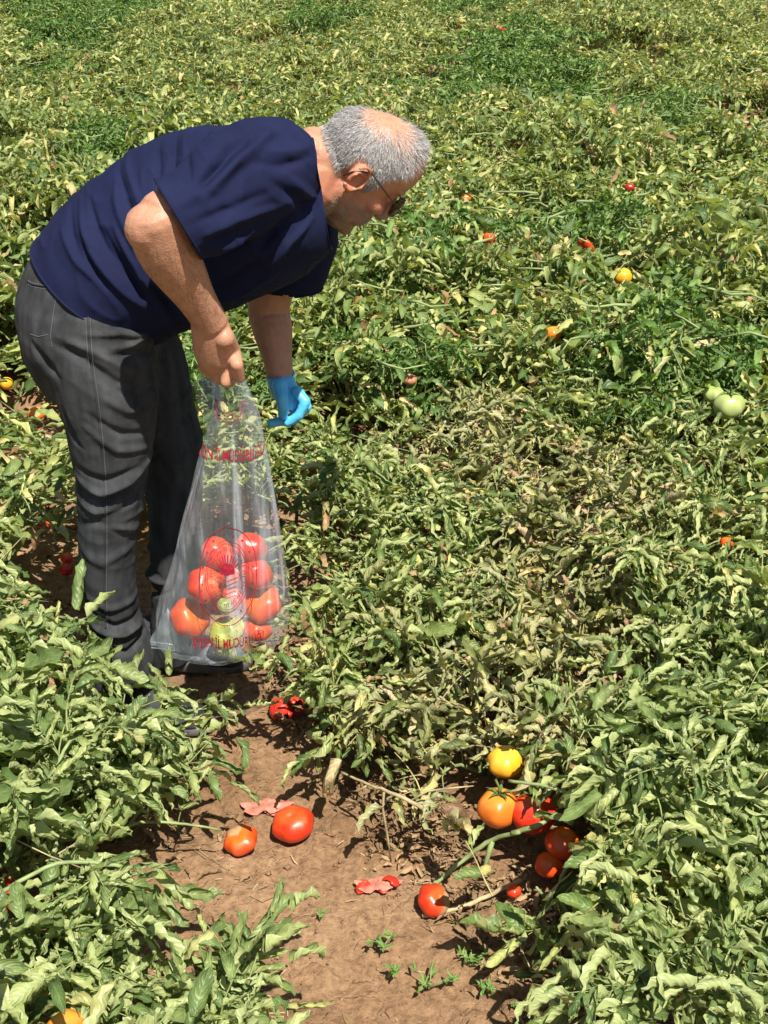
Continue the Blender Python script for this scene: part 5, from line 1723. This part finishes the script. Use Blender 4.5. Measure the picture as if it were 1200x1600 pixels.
broken('trodden_tomato', 'dried pink tomato remains trodden into the path behind the whole red tomato', P3, [(-.010, .004, .004, .020, 1.3, (0.1, 0, 0), .2), (.018, -.006, .003, .016, 1.3, (-0.1, 0, 2), .2)], [pulp2], 0.026, pulp2)

# ================================================================== vines, twigs, seedlings
def vine(pts, r0, r1, label, leaves=(), mat='stem', name='vine', cat='stem', lmat='leaf_fore', sc=1.1, side=()):
    P_ = [pz(x, y, z) for x, y, z in pts]
    # smooth
    Q = []
    for i in range(len(P_) - 1):
        p0, p1, p2, p3 = P_[max(i - 1, 0)], P_[i], P_[i + 1], P_[min(i + 2, len(P_) - 1)]
        for k in range(5):
            t = k / 5
            Q.append(0.5 * ((2 * p1) + (p2 - p0) * t + (2 * p0 - 5 * p1 + 4 * p2 - p3) * t * t + (3 * p1 - p0 - 3 * p2 + p3) * t ** 3))
    Q.append(P_[-1])
    base = Q[0].copy()
    t_ = empty(name, base); tag(t_, label, cat)
    K = len(Q); rr_ = random.Random(int(abs(pts[0][0] * 7 + pts[0][1])))
    g = Geo(); tube(g, [q - base + Vector((rr_.uniform(-1, 1), rr_.uniform(-1, 1), rr_.uniform(-1, 1))) * r0 * .25 for q in Q], [r0 + (r1 - r0) * i / (K - 1) for i in range(K)], 8)
    link('stem', g.mesh('stem', M[mat]), t_)
    for sp in side:
        S_ = [pz(x, y, z) - base for x, y, z in sp]
        g = Geo(); tube(g, S_, [r1 * 1.1] * (len(S_) - 1) + [r1 * .5], 6); link('side_stem', g.mesh('side_stem', M[mat]), t_)
    ms = leaf_meshes(lmat)
    for tt, az, el, s in leaves:
        f = tt * (K - 1); i = min(K - 2, int(f)); p = Q[i].lerp(Q[i + 1], f - i) - base
        d = Vector((math.cos(az) * math.cos(el), math.sin(az) * math.cos(el), math.sin(el)))
        lf = link('leaf', rr_.choice(ms), t_)
        lf.matrix_local = Matrix.Translation(p) @ Matrix(xf(d, Vector((rr_.gauss(0, .3), rr_.gauss(0, .3), 1)).normalized()).tolist()).to_4x4() @ Matrix.Scale(s * sc, 4)
    return t_
vine([(660, 1262, .17), (610, 1238, .17), (575, 1226, .15), (533, 1206, .13)], .0042, .0020, 'bare pale twig forking over the soil right of the path', mat='stem_dry', name='bare_twig', cat='twig',
     side=[[(600, 1238, .165), (598, 1262, .13), (606, 1310, .07), (612, 1352, .0)], [(640, 1252, .17), (668, 1236, .19), (700, 1232, .2), (740, 1228, .2)], [(575, 1226, .15), (560, 1236, .12), (545, 1236, .1)]])
vine([(812, 1300, .15), (770, 1312, .10), (722, 1345, .05), (676, 1385, .01)], .0044, .0048, 'thick green main stem slanting from the soil to the hanging tomatoes', name='main_stem', side=[[(770, 1312, .10), (762, 1338, .06), (752, 1372, .02)], [(800, 1302, .14), (840, 1290, .16), (862, 1278, .17)]])
vine([(660, 1430, .008), (720, 1418, .02), (770, 1396, .03), (815, 1375, .05)], .0048, .0040, 'dry curved stem lying beside the rotten tomato', mat='stem_dry', name='dry_stem')
vine([(795, 1220, .22), (860, 1230, .25), (940, 1262, .25), (1010, 1310, .2), (1045, 1350, .14)], .0030, .0034, 'long thin green stem arching over the plant above the red tomato', name='arching_stem', leaves=[(.75, 5.6, .2, .8), (.95, 5.2, .2, .7)])
vine([(868, 1420, .05), (878, 1370, .12), (905, 1325, .17), (950, 1282, .22)], .0040, .0030, 'yellow green stem bending up right of the tomatoes', name='bent_stem')
vine([(195, 1292, .16), (232, 1284, .15), (290, 1288, .13), (345, 1296, .10)], .0032, .0020, 'thin shoot with small leaves reaching to the split tomato', name='shoot', leaves=[(.15, 1.6, 1.0, .62), (.6, 1.1, .8, .68)], side=[[(228, 1284, .15), (232, 1262, .18), (232, 1222, .23)]])
vine([(110, 1165, .20), (190, 1140, .19), (260, 1118, .17), (330, 1105, .14)], .0040, .0022, 'leafy shoot lying across the near shoe', name='shoot', leaves=[(.35, 1.5, .9, .9), (.6, 1.2, 1.1, .85), (.72, 4.9, .1, .8), (.9, 0.2, .3, .85), (1.0, 5.3, -.2, .9)])
vine([(0, 1395, .33), (90, 1350, .34), (180, 1352, .32), (205, 1365, .30)], .0036, .0028, 'pale hairy stem across the bottom left leaves', name='shoot', leaves=[(.5, 5.4, .2, .8), (.9, 5.0, .3, .9)])
vine([(905, 1540, .03), (950, 1532, .09), (990, 1536, .14), (1090, 1540, .2)], .0030, .0026, 'thin pale stem low at the bottom right', name='shoot', leaves=[(.2, 3.3, .1, .5), (.5, 4.6, .1, .7)])

def seedling(px, py, n, spread, label, seed):
    r = random.Random(seed); c = pz(px, py, 0.004)
    t = empty('weed_seedling', c); tag(t, label, 'weed', 'small weeds on the path')
    sts = []
    for k in range(max(2, n // 5)):
        a = r.uniform(0, 6.28); L_ = spread * r.uniform(.4, 1)
        pts = [Vector((math.cos(a) * L_ * q, math.sin(a) * L_ * q * .8, 0.012 * math.sin(q * 2.5) + .004 + .012 * q)) for q in (0, .3, .6, 1)]
        sts.append(pts)
    link('stem', stems_mesh('stem', sts, .0013, .0008, 5), t)
    for k in range(n):
        s = r.choice(sts); q = r.uniform(0.2, 1); i = min(2, int(q * 3)); p = s[i].lerp(s[i + 1], q * 3 - i)
        V, F, UV = leaflet_template(5, 4, 900 + k % 5, lobes=False)
        if k < 5: seed_me[k] = seed_me.get(k) or mesh_np('leaf', V * [1, 1.4, .6], F, UV, True, M['leaf_green2'])
        lf = link('leaf', seed_me[k % 5] if k % 5 in seed_me else seed_me[0], t)
        a = r.uniform(0, 6.28); d = Vector((math.cos(a), math.sin(a), r.uniform(.1, .7))).normalized()
        lf.matrix_local = Matrix.Translation(p) @ Matrix(frame(d, Vector((0, 0, 1))).tolist()).to_4x4() @ Matrix.Scale(r.uniform(.012, .022), 4)
seed_me = {}
M['leaf_green2'] = leaf_mat('seedling_leaf', [(0.0, (0.09, 0.20, 0.04)), (0.6, (0.14, 0.28, 0.06)), (1.0, (0.22, 0.36, 0.09))], pale=(0.2, 0.34, 0.12), pale_mix=0.3, trans=0.25)
seedling(598, 1486, 16, .035, 'small weed seedling with broad leaves right of the path middle', 1)
seedling(606, 1530, 9, .025, 'thin weed seedling just below the broad leaved one', 2)
seedling(672, 1546, 24, .05, 'spreading weed seedling at the bottom of the path', 3)
seedling(735, 1512, 24, .05, 'spreading weed seedling nearest the right plants', 4)
seedling(762, 1552, 12, .02, 'tiny weed seedling at the bottom right of the path', 5)
seedling(820, 1582, 18, .04, 'weed seedling at the lower right corner of the path', 6)
seedling(500, 1441, 5, .015, 'tiny weed sprout in the middle of the bare path', 7)
seedling(300, 1205, 10, .06, 'wispy weed by the left plants behind the small shoot', 8)

# ================================================================== litter, clods
def litter():
    r = random.Random(77)
    q = QuadSoup(); dl = QuadSoup()
    def spot():
        while True:
            y = r.uniform(1.0, 4.6); x = r.uniform(-y * .42 - .2, y * .42 + .2)
            d, hw = path_sd(x, y)
            ad = abs(d)
            if ad < hw * .55: w = 0.10
            elif ad < hw * 1.0: w = 0.6 if d > 0 else .35
            else: w = 0.8
            u, v = pix(x, y, 0)
            if u < 130 and 600 < v < 760: w = 1
            if r.random() < w: return x, y
    for k in range(9000):
        x, y = spot(); a = r.uniform(0, 6.28)
        L_ = r.uniform(.008, .06) * r.choice((.35, .5, 1)); w = r.uniform(.0004, .0012)
        z = ground_h(x, y) + r.uniform(.001, .006); bend = r.uniform(-.8, .8)
        V = []; 
        cx, cy = x, y
        up = r.uniform(-.1, .25)
        for i in range(4):
            aa = a + bend * i / 3
            V += [(cx - w * math.sin(aa), cy + w * math.cos(aa), z + up * L_ * i / 3), (cx + w * math.sin(aa), cy - w * math.cos(aa), z + .0006 + up * L_ * i / 3)]
            cx += math.cos(aa) * L_ / 3; cy += math.sin(aa) * L_ / 3
        q.add(np.array(V), np.array([[0, 1, 3, 2], [2, 3, 5, 4], [4, 5, 7, 6]]), np.zeros((8, 2)))
    o = link('straw', q.mesh('straw', M['straw'])); tag(o, 'dry straw bits and root threads strewn on the soil', kind='stuff')
    for k in range(3600):
        x, y = spot(); d, hw = path_sd(x, y)
        if abs(d) < hw * .6 and r.random() < .8: continue
        V, F, UV = r.choice(LT_MID); s = r.uniform(.008, .038)
        dd = Vector((r.gauss(0, 1), r.gauss(0, 1), r.gauss(0, .3))); up = Vector((r.gauss(0, .5), r.gauss(0, .5), 1)).normalized()
        dl.add((V * s) @ frame(dd, up).T + np.array((x, y, ground_h(x, y) + .004)), F, UV)
    for k in range(1500):
        y = r.uniform(1.25, 2.5); t_ = r.gauss(1.0, .28)
        lo_, hi_ = -1.0, .9
        for _ in range(12):
            x = (lo_ + hi_) / 2; d, hw = path_sd(x, y)
            if d < hw * t_: lo_ = x
            else: hi_ = x
        V, F, UV = r.choice(LT_MID); s = r.uniform(.008, .034)
        dd = Vector((r.gauss(0, 1), r.gauss(0, 1), r.gauss(0, .3))); up = Vector((r.gauss(0, .6), r.gauss(0, .6), 1)).normalized()
        dl.add((V * s) @ frame(dd, up).T + np.array((x, y, ground_h(x, y) + r.uniform(.003, .02))), F, UV)
    o = link('dead_leaves', dl.mesh('dead_leaves', M['dryleaf'])); tag(o, 'crumpled dead brown leaves on the soil', kind='stuff')
    g = Geo()
    for k in range(9000):
        y = r.uniform(1.1, 3.8); 
        x = r.uniform(-1.3, .8); d, hw = path_sd(x, y)
        if abs(d) > hw * 1.5: continue
        s = r.uniform(.0012, .0045) * (1 if r.random() < .93 else 2.8)
        V = []
        for v in ((1, 0, 0), (-1, 0, 0), (0, 1, 0), (0, -1, 0), (0, 0, .8), (0, 0, -.8), (.6, .6, .3), (-.6, .6, .3), (-.6, -.6, .3), (.6, -.6, .3)):
            V.append((x + v[0] * s * r.uniform(.7, 1.3), y + v[1] * s * r.uniform(.7, 1.3), ground_h(x, y) + s * .3 + v[2] * s * r.uniform(.7, 1.2)))
        g.add(V, [[4, 0, 6], [4, 6, 2], [4, 2, 7], [4, 7, 1], [4, 1, 8], [4, 8, 3], [4, 3, 9], [4, 9, 0], [5, 6, 0], [5, 2, 6], [5, 7, 2], [5, 1, 7], [5, 8, 1], [5, 3, 8], [5, 9, 3], [5, 0, 9]])
    o = link('soil_crumbs', g.mesh('soil_crumbs', M['soil'], smooth=False)); tag(o, 'small crumbs of dry soil on the path', kind='stuff')
litter()
